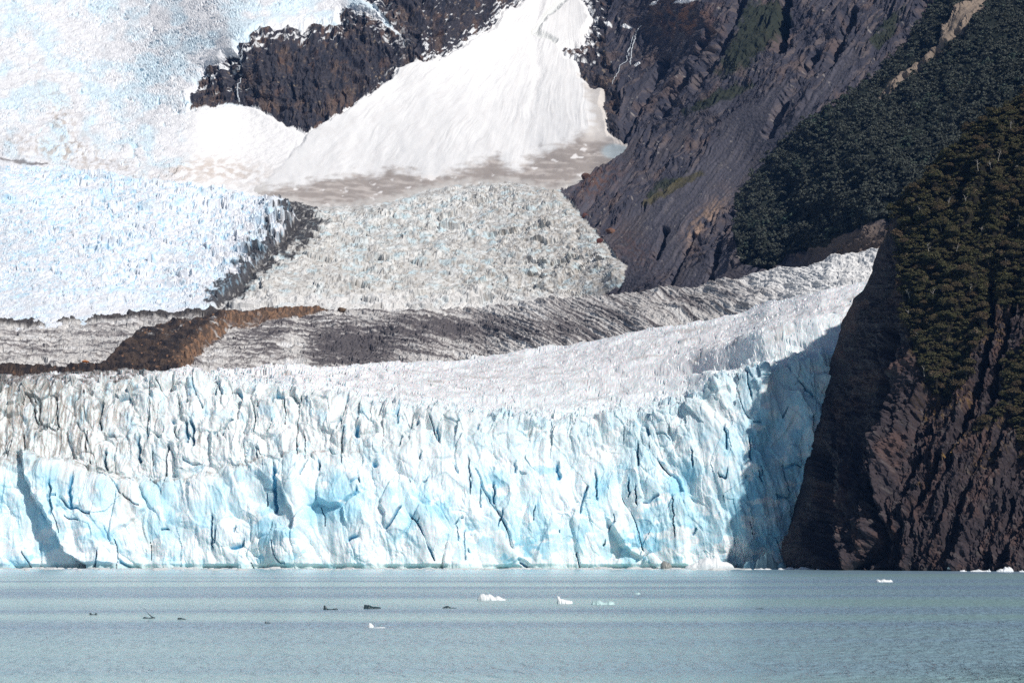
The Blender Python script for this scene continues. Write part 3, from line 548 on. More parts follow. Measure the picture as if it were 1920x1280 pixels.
    sl = mixc(sl, (0.028, 0.036, 0.022), sm(0.25, 0.55, mossm + 0.35 * fbm(u / 14, v / 14, 276, 4)) * 0.85)
    sl = mixc(sl, (0.085, 0.075, 0.035), sm(0.35, 0.6, blob(u, v, 1265, 352, 75, 9, -28) + 0.3 * fbm(u / 14, v / 14, 277, 4)) * 0.8)
    sl = mixc(sl, (0.13, 0.075, 0.06), (blob(u, v, 1120, 345, 50, 22, -30) + blob(u, v, 1190, 470, 50, 25, 50) * 0.6) * sm(-0.3, 0.2, fbm(u / 8, v / 8, 278, 3)) * 0.9)
    sl = mixc(sl, (0.15, 0.115, 0.095), sm(1460, 1540, u) * sm(400, 430, v) * 0.8)
    sl = mixc(sl, (0.86, 0.87, 0.88), sm(0.55, 0.6, blob(u, v, 1290, 3, 34, 5, -8) + blob(u, v, 1175, 52, 14, 4, 8) + blob(u, v, 1140, 47, 9, 4) + blob(u, v, 1115, 155, 6, 7) + blob(u, v, 1196, 122, 9, 4, -20) + blob(u, v, 1230, 8, 14, 3, -30) + 0.12 * fbm(u / 6, v / 6, 279, 2)))
    C[lab >= 7] = sl[lab >= 7]
    ff = np.ones(P.shape, f32) * np.array([0.014, 0.018, 0.014], f32); ff = mixc(ff, (0.24, 0.19, 0.15), sm(-3, 3, oc + 4 * fbm(u / 10, v / 10, 280, 3)) * 0.95)
    C[lab == 8] = ff[lab == 8]
    return P, C, lab, u, v, N, fo, oc, dkm
P3, C3, L3, u3, v3, N3, fo3, oc3, dk3 = build_back()
L3b = L3.copy(); L3b[(dk3 > 0.45)] = 6
grid_regions(P3, C3, L3b, {0: ('rock_wall', M_ROCK, 'dark brown rock wall streaked with meltwater between the upper glacier and the snow fan'),
    1: ('hanging_glacier', M_SNOW, 'pale blue hanging glacier covering the upper left slope'),
    2: ('snow_fan', M_SNOW, 'smooth white avalanche snow fan widening downwards below the rock gap'),
    3: ('dusty_snow', M_SNOW, 'brown dusted old snow along the foot of the white snow fan'),
    4: ('icefall', M_FALL, 'blue and white broken icefall on the left'),
    5: ('icefall', M_FALL, 'grey dusty icefall of jumbled blocks in the middle of the valley'),
    6: ('medial_moraine', M_MOR, 'black rubble band dividing the blue icefall from the grey one'),
    7: ('mountain_slope', M_SCREE, 'bare purple grey mountain slope of scree and slanting rock ribs'),
    8: ('forest_floor', M_SCREE, 'dark ground of the forested mountainside')})
print('back', time.time() - T0)

# ------------------------------------------------------------------ the near cliff on the right
SIL = [(-150, 3300), (100, 2500), (130, 2150), (150, 2020), (175, 1920), (200, 1882), (240, 1822), (300, 1762), (345, 1722), (380, 1684), (410, 1672), (440, 1660), (480, 1642), (520, 1630), (545, 1618), (560, 1600), (583, 1590), (600, 1580), (640, 1570), (665, 1562), (690, 1553), (730, 1536),
       (800, 1514), (850, 1506), (900, 1496), (950, 1490), (1000, 1482), (1040, 1475), (1062, 1474), (1090, 1472)]
VEG = [(1640, 470), (1684, 400), (1684, 470), (1690, 540), (1693, 588), (1700, 635), (1730, 690), (1733, 722), (1755, 730), (1777, 738), (1800, 728), (1817, 712), (1824, 668), (1851, 618), (1858, 540), (1871, 575), (1901, 572), (1925, 590), (1940, 640), (1900, 690), (1880, 740), (1898, 800), (1925, 840), (2600, 900), (2600, -300), (1900, -300), (1600, 300)]
def build_cliff():
    V = np.arange(1078, -100, -1.6); W = np.arange(0, 640, 1.6)
    s, v = np.meshgrid(W, V)
    left = curve(SIL, V)[:, None] + 2.6 * fbm(v / 20, v * 0, 301, 4); u = left + s
    tp = TPS([(1475, 1070, 1500), (1500, 1068, 1450), (1532, 1068, 1372), (1600, 1068, 1345), (1750, 1070, 1308), (1920, 1073, 1272), (2100, 1075, 1235), (1500, 900, 1510), (1530, 900, 1450), (1570, 900, 1400), (1640, 900, 1362), (1750, 900, 1338), (1920, 900, 1315), (2100, 900, 1280),
              (1560, 700, 1512), (1590, 700, 1464), (1640, 700, 1412), (1700, 720, 1382), (1800, 720, 1368), (1920, 720, 1350), (2100, 700, 1320), (1640, 500, 1455), (1680, 500, 1425), (1730, 500, 1412), (1800, 500, 1400), (1920, 500, 1388), (2100, 500, 1360),
              (1690, 380, 1450), (1740, 380, 1428), (1800, 400, 1418), (1920, 350, 1412), (2100, 300, 1395), (1770, 300, 1450), (1830, 280, 1432), (1920, 180, 1450), (2000, 180, 1445), (2150, 140, 1440), (2400, 120, 1440), (2900, 0, 1440), (3300, -100, 1440), (3300, 600, 1300), (2400, 500, 1330), (2400, 900, 1240)])
    Y = tp(u, v); P = pos(u, v, Y); N = normals(blurg(P, 5)); a = P[..., 0]; b = P[..., 2]
    h = P[..., 0] + 0.5 * (P[..., 1] - 1400) * -0.4
    ju = u + 7 * fbm(u / 22, v / 22, 302, 4); jv = v + 7 * fbm(u / 22 + 7, v / 22, 303, 4)
    veg = sdist(ju, jv, VEG)
    veg = np.maximum(veg, 20 - ldist(ju, jv, [(1905, 690), (1915, 760), (1940, 840)]) * 1.0)
    veg = np.maximum(veg, 7 - ldist(ju, jv, [(1835, 815), (1868, 785), (1896, 760)]))
    vm = sm(-3, 4, veg)
    # gullies: steep ribs that lean to the right going up
    k = u + 0.42 * (v - 900) * sm(1560, 1760, u) + 24 * fbm(u / 80, v / 110, 304, 4, 0.6)
    g1 = ridge(k / 88 + 0.31, v / 640, 305, 2, 0.5); g2 = ridge(k / 30, v / 210, 306, 4, 0.55); g3 = ridge(k / 9, v / 55, 307, 3, 0.6)
    bl, e, H, _ = slabs(k / 13, v / 70, 308, 1, 1.3); bl2, e2, _, _ = slabs(k / 5, v / 11, 309, 1, 1.2)
    edge = sm(0, 55, s)
    rk = (1 - 0.75 * vm)
    d = (13 * (g1 - 0.55) * edge + rk * edge * (7.0 * (g2 - 0.5)) + rk * (2.6 * (g3 - 0.5) + 0.9 * bl + 0.7 * bl2 + 2.2 * (ridge(u / 13, v / 21, 312, 4, 0.6) - 0.5) + 1.3 * fbm(k / 4, v / 9, 310, 4))) * lerp(0.15, 1, edge)
    for (gx, amp, wd, pts) in ((0, 24, 26, [(1538, 850), (1545, 950), (1552, 1070)]), (0, 16, 20, [(1665, 620), (1650, 760), (1628, 900), (1640, 1000), (1600, 1075)]), (0, 15, 13, [(1860, 500), (1856, 640), (1836, 720), (1800, 820)]), (0, 14, 11, [(1905, 560), (1880, 660), (1860, 740)]),
                               (0, 12, 14, [(1760, 860), (1720, 940), (1660, 1010), (1620, 1060)]), (0, 10, 8, [(1765, 740), (1742, 800), (1710, 860), (1684, 930)])):
        d -= amp * sm(wd, 0, ldist(ju, jv, pts))
    d += 14 * blob(u, v, 1512, 1035, 24, 50) + 7 * blob(u, v, 1655, 870, 22, 90, 12) + 5 * vm * (fbm(u / 40, v / 40, 311, 3))
    P = P + N * d[..., None]
    C = np.ones(P.shape, f32) * np.array([0.050, 0.040, 0.044], f32)
    C = mixc(C, (0.095, 0.060, 0.053), sm(-0.1, 0.4, fbm(k / 26, v / 80, 320, 4)) * 0.8)
    C = mixc(C, (0.035, 0.030, 0.034), sm(-0.05, 0.4, fbm(k / 9, v / 60, 321, 4)) * 0.8)
    C = mixc(C, (0.13, 0.115, 0.11), sm(0.25, 0.55, fbm(u / 16, v / 10, 322, 4)) * 0.45)
    och = 14 - ldist(ju, jv, [(1722, 906), (1760, 875), (1800, 840), (1835, 808)]) * 2.2
    gr = np.clip(sm(0, 8, och) + blob(u, v, 1750, 765, 30, 22) + blob(u, v, 1800, 745, 26, 18) + blob(u, v, 1880, 620, 16, 40) * 0.8 + 0.7 * blob(u, v, 1860, 860, 40, 16, -35) + 0.5 * sm(-12, 0, veg), 0, 1)
    C = mixc(C, (0.24, 0.15, 0.05), gr * sm(0.0, 0.35, fbm(u / 7, v / 6, 323, 4)) * 0.85)
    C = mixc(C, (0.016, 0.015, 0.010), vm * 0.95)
    C = mixc(C, (0.025, 0.022, 0.022), sm(2.5, 0.5, P[..., 2] + 0.8 * fbm(u / 12, u * 0, 324, 2)) * 0.7)
    # the back of the hill, running away behind its skyline
    B = []; CB = []
    for dy, dx, dz in ((260, 190, -120), (120, 90, -40), (50, 38, -8), (18, 13, 0), (5, 3, 0)):
        q = P[:, 0] + np.array([dx, dy, dz]); B.append(q); CB.append(C[:, 0])
    Pf = np.concatenate([np.stack(B, 1), P], 1); C = np.concatenate([np.stack(CB, 1), C], 1)
    return Pf, C, u, v, P, N, veg
P4, C4, u4, v4, Q4, N4, veg4 = build_cliff()
grid_regions(P4, C4, np.zeros(P4.shape[:2], int), {0: ('cliff', M_CLIFF, 'dark reddish brown cliff dropping into the lake on the right')})
print('cliff', time.time() - T0)

# ------------------------------------------------------------------ vegetation
rng = np.random.default_rng(7)
def leaf_mat(name, cols, ns=0.35, lo_=0.5, hi_=1.7):
    m, nt, b = newmat(name, 0.75, 0.15)
    g = nt.nodes.new('ShaderNodeNewGeometry'); oi = nt.nodes.new('ShaderNodeObjectInfo')
    n = noise(nt, ns, 5, 0.7, g.outputs['Position'])
    ad = nt.nodes.new('ShaderNodeMath'); ad.operation = 'ADD'
    m1 = nt.nodes.new('ShaderNodeMath'); m1.operation = 'MULTIPLY'; m1.inputs[1].default_value = 0.45
    nt.links.new(oi.outputs['Random'], m1.inputs[0]); nt.links.new(m1.outputs[0], ad.inputs[0])
    m2 = nt.nodes.new('ShaderNodeMath'); m2.operation = 'MULTIPLY'; m2.inputs[1].default_value = 0.75
    nt.links.new(n.outputs['Fac'], m2.inputs[0]); nt.links.new(m2.outputs[0], ad.inputs[1])
    cr = nt.nodes.new('ShaderNodeValToRGB'); nt.links.new(ad.outputs[0], cr.inputs['Fac'])
    while len(cr.color_ramp.elements) < len(cols): cr.color_ramp.elements.new(0.5)
    for e, (p, c) in zip(cr.color_ramp.elements, cols): e.position = p; e.color = (*c, 1)
    rp = nt.nodes.new('ShaderNodeMapRange'); nt.links.new(g.outputs['Random Per Island'], rp.inputs['Value'])
    rp.inputs['To Min'].default_value = lo_; rp.inputs['To Max'].default_value = hi_
    sc2 = nt.nodes.new('ShaderNodeVectorMath'); sc2.operation = 'SCALE'
    nt.links.new(cr.outputs['Color'], sc2.inputs[0]); nt.links.new(rp.outputs[0], sc2.inputs['Scale']); nt.links.new(sc2.outputs[0], b.inputs['Base Color'])
    return m
M_LEAF = leaf_mat('beech_leaves', [(0.2, (0.108, 0.072, 0.046)), (0.45, (0.080, 0.060, 0.034)), (0.76, (0.062, 0.064, 0.028)), (0.9, (0.16, 0.115, 0.078))])
M_LEAF2 = leaf_mat('far_forest_leaves', [(0.25, (0.014, 0.052, 0.054)), (0.42, (0.024, 0.086, 0.076)), (0.58, (0.044, 0.102, 0.072)), (0.78, (0.074, 0.082, 0.068))], 0.03, 0.7, 1.35)  # blue of the distant haze is mixed into these leaf colours
M_BARK, _, bb = newmat('bark', 0.9); bb.inputs['Base Color'].default_value = (0.11, 0.085, 0.065, 1)
M_DEAD, _, bb = newmat('bleached_wood', 0.8); bb.inputs['Base Color'].default_value = (0.40, 0.36, 0.32, 1)
def quads(cent, nrm, size, r):
    n = len(cent); t = r.normal(size=(n, 3)); t -= (t * nrm).sum(1, keepdims=True) * nrm; t /= np.linalg.norm(t, axis=1, keepdims=True)
    b_ = np.cross(nrm, t); s = size[:, None] if np.ndim(size) else size
    V = np.stack([cent - t * s - b_ * s * .6, cent + t * s - b_ * s * .6, cent + t * s + b_ * s * .6, cent - t * s + b_ * s * .6], 1)
    return V.reshape(-1, 3)
def crown_pts(r, n, nl, rad, hgt, flat=0.42):
    """leaf centres and normals: nl uneven clumps in a flattened, layered crown"""
    an = r.uniform(0, 6.283, nl); rr = rad * np.sqrt(r.uniform(0, 1, nl)) * 0.8; cz = hgt * (0.35 + 0.65 * (1 - (rr / rad) ** 2)) * r.uniform(0.8, 1.05, nl)
    C = np.stack([rr * np.cos(an), rr * np.sin(an), cz], 1); cr = rad * r.uniform(0.28, 0.5, nl)
    i = r.integers(0, nl, n); dv = r.normal(size=(n, 3)); dv /= np.linalg.norm(dv, axis=1, keepdims=True); dv[:, 2] = np.abs(dv[:, 2]) * 1.0 - 0.1
    p = C[i] + dv * (cr[i] * r.uniform(0.65, 1.05, n))[:, None] * np.array([1, 1, flat * 1.4])
    nn = dv + r.normal(size=(n, 3)) * 0.55; nn /= np.linalg.norm(nn, axis=1, keepdims=True)
    return p, nn, C
def tube(pts, rad, k=6):
    pts = np.array(pts, float); V = []; Q = []
    for i, p in enumerate(pts):
        dr = pts[min(i + 1, len(pts) - 1)] - pts[max(i - 1, 0)]; dr /= np.linalg.norm(dr) + 1e-9
        x = np.cross(dr, (0.3, 0.9, 0.1)); x /= np.linalg.norm(x) + 1e-9; y = np.cross(dr, x)
        for j in range(k):
            t = 2 * math.pi * j / k; V.append(p + rad[i] * (math.cos(t) * x + math.sin(t) * y))
    for i in range(len(pts) - 1):
        for j in range(k): Q.append((i * k + j, i * k + (j + 1) % k, (i + 1) * k + (j + 1) % k, (i + 1) * k + j))
    return np.array(V), np.array(Q)
def merge(parts):
    V = []; Q = []; o = 0
    for v_, q_ in parts: V.append(v_); Q.append(q_ + o); o += len(v_)
    return np.concatenate(V), np.concatenate(Q)
protos = []
for k in range(7):
    r = np.random.default_rng(100 + k); nl = int(r.integers(16, 26)); rad = r.uniform(3.4, 4.8); hg = r.uniform(3.0, 4.4)
    p, nn, cc = crown_pts(r, 3000, nl, rad, hg, 0.95)
    V = quads(p, nn, r.uniform(0.14, 0.34, len(p)), r); Q = np.arange(len(V)).reshape(-1, 4)
    crown = mesh_np('crown', V, Q, M_LEAF)
    ps = [tube([(0, 0, -1.2), (0.1, 0.05, hg * 0.3), (0.25, 0.1, hg * 0.62)], [0.22, 0.16, 0.09])]
    for c in cc[:9]: ps.append(tube([(0.1, 0.05, hg * 0.28), c * 0.55 + np.array([0, 0, 0.3]), c], [0.09, 0.06, 0.025], 4))
    V, Q = merge(ps); trunk = mesh_np('trunk', V, Q, M_BARK)
    protos.append((crown, trunk))
def surf(Pg, ug, vg, uu, vv, off=0):
    """point of a land grid nearest to a spot"""
    j = np.abs(vg[:, 0] - vv).argmin() if np.ptp(vg[:, 0] - vg[:, -1]) < 1e-6 else None
    if j is None:
        i = np.argmin((ug - uu) ** 2 + (vg - vv) ** 2); j, i = np.unravel_index(i, ug.shape)
    else: i = np.abs(ug[j] - uu).argmin()
    return Pg[j, i], j, i
cand = np.argwhere((veg4 > 1) & (u4 < 2010) & (v4 > 60) & (v4 < 900)); rng.shuffle(cand)
sel = []; cell = {}
for j, i in cand:
    if len(sel) >= 285: break
    uu, vv = u4[j, i], v4[j, i]; key = (int(uu // 16), int(vv // 16)); ok = True
    for a_ in (-1, 0, 1):
        for b_ in (-1, 0, 1):
            for (x, y) in cell.get((key[0] + a_, key[1] + b_), []):
                if (x - uu) ** 2 + ((y - vv) * 1.15) ** 2 < 15.0 ** 2: ok = False
    if ok and uu < 1960: cell.setdefault(key, []).append((uu, vv)); sel.append((j, i))
print('near trees', len(sel))
def link_copy(o, parent=None):
    c = o.copy(); sc.collection.objects.link(c)
    if parent: c.parent = parent
    return c
sel.sort(key=lambda t: (v4[t], u4[t]))
for n_, (j, i) in enumerate(sel):
    p = Q4[j, i]; cr, tr = protos[int(rng.integers(0, 7))]
    e = bpy.data.objects.new('beech_tree', None); sc.collection.objects.link(e)
    e.location = p + N4[j, i] * 1.6 - np.array([0, 0, 1.6]); s_ = rng.uniform(0.62, 1.12); e.scale = (s_, s_, s_ * rng.uniform(0.85, 1.15)); e.rotation_euler = (R(rng.uniform(-14, 24)), R(rng.uniform(-16, 12)), rng.uniform(0, 6.28))
    link_copy(cr, e); link_copy(tr, e)
    tag(e, 'low dark olive beech tree in the dense wind-bent wood on top of the near cliff', 'tree', 'beech trees covering the near cliff')
for cr, tr in protos:
    bpy.data.objects.remove(cr); bpy.data.objects.remove(tr)
# undergrowth between them
idx = cand[rng.integers(0, len(cand), 4200)]
base = Q4[idx[:, 0], idx[:, 1]] + N4[idx[:, 0], idx[:, 1]] * 0.7
VV = []
for q in base:
    p, nn, _ = crown_pts(rng, 130, 4, rng.uniform(1.6, 3.2), rng.uniform(1.2, 2.8), 0.6); VV.append(quads(p + q - np.array([0, 0, 0.9]), nn, rng.uniform(0.14, 0.36, 130), rng))
V = np.concatenate(VV); o = mesh_np('undergrowth', V, np.arange(len(V)).reshape(-1, 4), M_LEAF)
tag(o, 'low brown and green scrub filling the gaps between the trees on the near cliff', 'undergrowth', kind='stuff')
# far forest
m8 = np.argwhere((L3 == 8) & (fo3 > 1) & (oc3 < -2)); NF = 8500
idx = m8[rng.integers(0, len(m8), NF)]; base = P3[idx[:, 0], idx[:, 1]]
big = fbm(u3 / 45, v3 / 45, 400, 3)[idx[:, 0], idx[:, 1]]
VV = []
for q, bg in zip(base, big):
    if bg < -0.42 and rng.random() < 0.6: continue
    n = 90; p, nn, _ = crown_pts(rng, n, 4, rng.uniform(2.0, 4.4) * (1 + 0.3 * bg), rng.uniform(3.0, 8.0) * (1 + 0.5 * bg), 0.75)
    VV.append(quads(p + q - np.array([0, 0, 1.0]), nn, rng.uniform(0.4, 0.8, n), rng))
V = np.concatenate(VV); o = mesh_np('forest', V, np.arange(len(V)).reshape(-1, 4), M_LEAF2)
tag(o, 'dark blue green beech forest covering the mountainside behind the near cliff', 'forest', kind='stuff')
# moss and brush patches on the bare slope
# bleached dead trees
DEAD = [(1722, 402, 5), (1748, 560, 5), (1702, 560, 5), (1790, 470, 6), (1838, 330, 7), (1870, 300, 6), (1856, 318, 5), (1895, 250, 6), (1762, 430, 5), (1700, 600, 5), (1722, 645, 6), (1782, 715, 6), (1732, 705, 5), (1815, 540, 5), (1775, 380, 6), (1840, 440, 5), (1905, 420, 6), (1885, 500, 5), (1745, 480, 5), (1910, 330, 5), (1812, 395, 5), (1735, 610, 4)]
DEAD.sort(key=lambda t: t[1])
NTH = 'topmost|second|third|fourth|fifth|sixth|seventh|eighth|ninth|tenth|eleventh|twelfth|thirteenth|fourteenth|fifteenth|sixteenth|seventeenth|eighteenth|nineteenth|twentieth|twenty-first|lowest'.split('|')
for n_, (uu, vv, hh) in enumerate(DEAD):
    r = np.random.default_rng(500 + n_); p, j, i = surf(Q4, u4, v4, uu, vv)
    ps = []; top = np.array([r.uniform(-2, 2), r.uniform(-1, 0.5), hh]); midp = top * 0.5 + r.normal(size=3) * 0.4
    top = top * 0.8; midp = midp * 0.8; ps.append(tube([(0, 0, -1), midp, top], [0.16, 0.11, 0.05], 5))
    for k in range(int(r.integers(4, 8))):
        t = r.uniform(0.35, 0.95); q = midp * 2 * t if t < .5 else midp + (top - midp) * (t - .5) * 2
        e_ = q + np.array([r.uniform(-2, 2), r.uniform(-1, 1), r.uniform(0.3, 1.8)]); ps.append(tube([q, (q + e_) / 2 + r.normal(size=3) * .25, e_], [0.075, 0.055, 0.03], 4))
    V, Q = merge(ps); o = mesh_np('dead_tree', V + 0, Q, M_DEAD); o.location = p + np.array([-0.3, -2.5, 1.2])
    tag(o, 'bleached bare dead tree among the dark trees of the near cliff, ' + (NTH[n_] if n_ in (0, 21) else NTH[n_] + ' from the top'), 'dead tree', 'dead trees on the near cliff')
print('veg', time.time() - T0)

# ------------------------------------------------------------------ lake
def water():
    m, nt, b = newmat('lake_water', 0.12, 0.5)
    g = nt.nodes.new('ShaderNodeNewGeometry'); mp = nt.nodes.new('ShaderNodeMapping'); nt.links.new(g.outputs['Position'], mp.inputs['Vector'])
    mp.inputs['Scale'].default_value = (0.0022, 0.011, 1); bands = noise(nt, 1.0, 3, 0.5, mp.outputs['Vector'])
    mr = nt.nodes.new('ShaderNodeMapRange'); nt.links.new(bands.outputs['Fac'], mr.inputs['Value'])
    mr.inputs['From Min'].default_value = 0.38; mr.inputs['From Max'].default_value = 0.62; mr.inputs['To Min'].default_value = 0.4; mr.inputs['To Max'].default_value = 1.0
    sp = nt.nodes.new('ShaderNodeSeparateXYZ'); nt.links.new(g.outputs['Position'], sp.inputs[0])
    far = nt.nodes.new('ShaderNodeMapRange'); nt.links.new(sp.outputs['Y'], far.inputs['Value']); far.inputs['From Min'].default_value = 850; far.inputs['From Max'].default_value = 1250; far.inputs['To Min'].default_value = 1.0; far.inputs['To Max'].default_value = 0.22
    cm = nt.nodes.new('ShaderNodeMath'); cm.operation = 'MULTIPLY'; nt.links.new(mr.outputs[0], cm.inputs[0]); nt.links.new(far.outputs[0], cm.inputs[1]); mr = cm
    gm = nt.nodes.new('ShaderNodeMapping'); gm.vector_type = 'TEXTURE'; nt.links.new(g.outputs['Position'], gm.inputs['Vector']); gm.inputs['Location'].default_value = (52, 208, 0); gm.inputs['Scale'].default_value = (26, 34, 1)
    gs = nt.nodes.new('ShaderNodeTexGradient'); gs.gradient_type = 'QUADRATIC_SPHERE'; nt.links.new(gm.outputs[0], gs.inputs[0])
    g1 = nt.nodes.new('ShaderNodeMath'); g1.operation = 'MULTIPLY_ADD'; nt.links.new(gs.outputs['Fac'], g1.inputs[0]); g1.inputs[1].default_value = 3.0; nt.links.new(mr.outputs[0], g1.inputs[2]); mr = g1
    def wv(sx, sy, det, dst):
        q = nt.nodes.new('ShaderNodeMapping'); nt.links.new(g.outputs['Position'], q.inputs['Vector']); q.inputs['Scale'].default_value = (sx, sy, 1); q.inputs['Rotation'].default_value = (0, 0, 0.06)
        return noise(nt, 1.0, det, 0.6, q.outputs['Vector'], dst)
    A = wv(0.55, 0.14, 5, 0.3); B = wv(1.8, 0.9, 4, 0.2)
    b1 = nt.nodes.new('ShaderNodeBump'); b1.inputs['Distance'].default_value = 3.2; nt.links.new(A.outputs['Fac'], b1.inputs['Height']); nt.links.new(mr.outputs[0], b1.inputs['Strength'])
    bp = nt.nodes.new('ShaderNodeBump'); bp.inputs['Distance'].default_value = 0.22; nt.links.new(B.outputs['Fac'], bp.inputs['Height']); nt.links.new(mr.outputs[0], bp.inputs['Strength']); nt.links.new(b1.outputs[0], bp.inputs['Normal'])
    nt.links.new(bp.outputs['Normal'], b.inputs['Normal'])
    rr = nt.nodes.new('ShaderNodeMapRange'); nt.links.new(mr.outputs[0], rr.inputs['Value']); rr.inputs['To Min'].default_value = 0.16; rr.inputs['To Max'].default_value = 0.26; nt.links.new(rr.outputs[0], b.inputs['Roughness'])
    cr = nt.nodes.new('ShaderNodeValToRGB'); nt.links.new(bands.outputs['Fac'], cr.inputs['Fac']); cr.color_ramp.elements[0].position = .4; cr.color_ramp.elements[1].position = .6
    cr.color_ramp.elements[0].color = (0.33, 0.52, 0.53, 1); cr.color_ramp.elements[1].color = (0.27, 0.41, 0.54, 1); nt.links.new(cr.outputs[0], b.inputs['Base Color'])
    b.inputs['IOR'].default_value = 1.33
    return m
X = np.array([-2500, -800, -300, 0, 300, 800, 2500.]); Yw = np.array([-600, 0, 150, 400, 800, 1300, 1700, 2600.])
gx, gy = np.meshgrid(X, Yw); P = np.stack([gx, gy, gx * 0], -1); id_ = np.arange(P.shape[0] * P.shape[1]).reshape(P.shape[:2])
o = mesh_np('lake_water', P, np.stack([id_[:-1, :-1], id_[:-1, 1:], id_[1:, 1:], id_[1:, :-1]], -1).reshape(-1, 4), water()); tag(o, 'calm grey blue lake water with faint wind bands', kind='structure')
bed = mesh_np('lake_bed', P * np.array([2.0, 2.0, 0]) + np.array([0, 0, -40]), np.stack([id_[:-1, :-1], id_[:-1, 1:], id_[1:, 1:], id_[1:, :-1]], -1).reshape(-1, 4), M_SCREE, np.full((P.shape[0] * P.shape[1], 3), 0.06)); tag(bed, 'silty ground under the lake', kind='structure')

# ------------------------------------------------------------------ floating ice
def ice_mat(name, c, rough=0.4):
    m, nt, b = newmat(name, rough, 0.4); b.inputs['Base Color'].default_value = (*c, 1)
    g = nt.nodes.new('ShaderNodeNewGeometry'); n = noise(nt, 2.0, 5, 0.65, g.outputs['Position'])
    cr = nt.nodes.new('ShaderNodeValToRGB'); nt.links.new(n.outputs['Fac'], cr.inputs['Fac'])
    cr.color_ramp.elements[0].position = 0.3; cr.color_ramp.elements[0].color = (*[x * 0.8 for x in c], 1); cr.color_ramp.elements[1].position = 0.7; cr.color_ramp.elements[1].color = (*[min(x * 1.15, 0.95) for x in c], 1)
    nt.links.new(cr.outputs[0], b.inputs['Base Color'])
    bp = nt.nodes.new('ShaderNodeBump'); bp.inputs['Strength'].default_value = 0.5; bp.inputs['Distance'].default_value = 0.2; nt.links.new(n.outputs['Fac'], bp.inputs['Height']); nt.links.new(bp.outputs[0], b.inputs['Normal'])
    return m
I_WHITE = ice_mat('white_ice', (0.82, 0.86, 0.88)); I_BLUE = ice_mat('blue_ice', (0.45, 0.72, 0.80)); I_DARK = ice_mat('dark_clear_ice', (0.035, 0.06, 0.07), 0.25); I_GREY = ice_mat('grey_ice', (0.62, 0.63, 0.62))
I_AQUA = ice_mat('pale_green_ice', (0.50, 0.68, 0.68))
def floe(name, uc, vb, wpx, hpx, prof, mat, label, cat='ice floe', group=None, seed=0, thick=0.8, Y=None, lean=0.0, rough=0.12):
    """a block of ice afloat: its crest follows a height profile, its waterline a ragged ellipse"""
    if Y is None: Y = F * CAMH / (vb - VH)
    wd = wpx * Y / F; hg = hpx * Y / F; n = 48; m = 22
    x = np.linspace(-0.5, 0.5, n); ph = np.interp(x + 0.5, np.linspace(0, 1, len(prof)), prof)
    r = np.random.default_rng(seed + 900); ph = np.maximum(ph + 0.10 * fbm(x * 9 + seed, x * 0, 11 + seed, 3), 0.02) * np.clip((0.5 - np.abs(x)) * 24, 0, 1)
    tt = np.linspace(0, math.pi, m)
    hw = np.sqrt(np.maximum(0.25 - x ** 2, 0)) * 2 * wd * 0.5 * thick * (1 + 0.25 * fbm(x * 5, x * 0 + 3, 12 + seed, 3)) + 0.02
    Xg = np.repeat(x[None] * wd, m, 0) + lean * np.sin(tt)[:, None] * ph[None] * hg
    Yg = -np.cos(tt)[:, None] * hw[None] * (0.75 + 0.25 * np.abs(np.cos(tt))[:, None])
    Zg = (np.sin(tt)[:, None] ** 0.75) * ph[None] * hg
    fr, e_, H, _ = slabs(Xg / wd * 9 + 20 + seed, Yg / wd * 9 + 5, 70 + seed, 1, 1)
    k = np.sin(tt)[:, None]
    Zg = Zg * (1 + 1.0 * rough * fr) - (1 - k) * 0.4; Yg = Yg + k * rough * wd * 0.3 * fr
    G = np.stack([Xg, Yg, Zg], -1); idq = np.arange(n * m).reshape(m, n)
    Q = np.stack([idq[:-1, :-1], idq[:-1, 1:], idq[1:, 1:], idq[1:, :-1]], -1).reshape(-1, 4)
    o = mesh_np(name, G, Q, mat); o.location = ((uc - 960) * Y / F, Y, 0.0); tag(o, label, cat, group); return o
floe('ice_floe', 922, 1124.5, 56, 12, [.15, .8, 1, .85, .95, .8, .5, .75, .45, .3, .1], I_WHITE, 'largest white ice floe, long and low with a bumpy top, afloat in mid lake', seed=1, thick=.5)
floe('ice_floe', 1059, 1131, 30, 14, [1, .85, .6, .55, .5, .45, .35, .3], I_WHITE, 'white wedge of ice rising to a point at its left end', seed=2, thick=.5)
floe('ice_floe', 1131, 1132.5, 46, 9, [.3, .5, .7, .9, .6, .35, .5, .8, .6, .2], I_AQUA, 'pale green translucent ice floe right of the white wedge', seed=3, thick=.5)
floe('ice_floe', 1195, 1113.5, 12, 3, [.4, .9, 1, .5], I_AQUA, 'tiny pale sliver of ice behind the green floe', seed=4, thick=.5)
floe('ice_floe', 695, 1176, 12, 9, [.4, .9, 1, .7, .4], I_WHITE, 'small rounded white lump of ice nearest to the viewer', seed=5, thick=.8)
floe('ice_floe', 712, 1176.5, 22, 1.6, [.4, .7, .9, .5], I_WHITE, 'thin flat white sheet of ice trailing the rounded lump', seed=6, thick=.4)
floe('ice_floe', 1658, 1090.5, 32, 6, [.6, .8, .5, .9, .7, .6, .7, .4], I_WHITE, 'flat white ice floe alone in front of the dark cliff', seed=7, thick=.5)
floe('ice_chunk', 698, 1140.5, 33, 7.5, [1, .98, .95, .75, .5, .55, .45, .3], I_DARK, 'dark green block of clear ice, square at its left end', 'ice chunk', seed=8, thick=.5, rough=.05)
floe('ice_chunk', 620, 1142.5, 28, 9, [.9, 1, .35, .2, .15, .2, .3, .3, .2], I_DARK, 'dark ice chunk with an upright horn at its left end, beside the square block', 'ice chunk', seed=9, thick=.4, rough=.05)
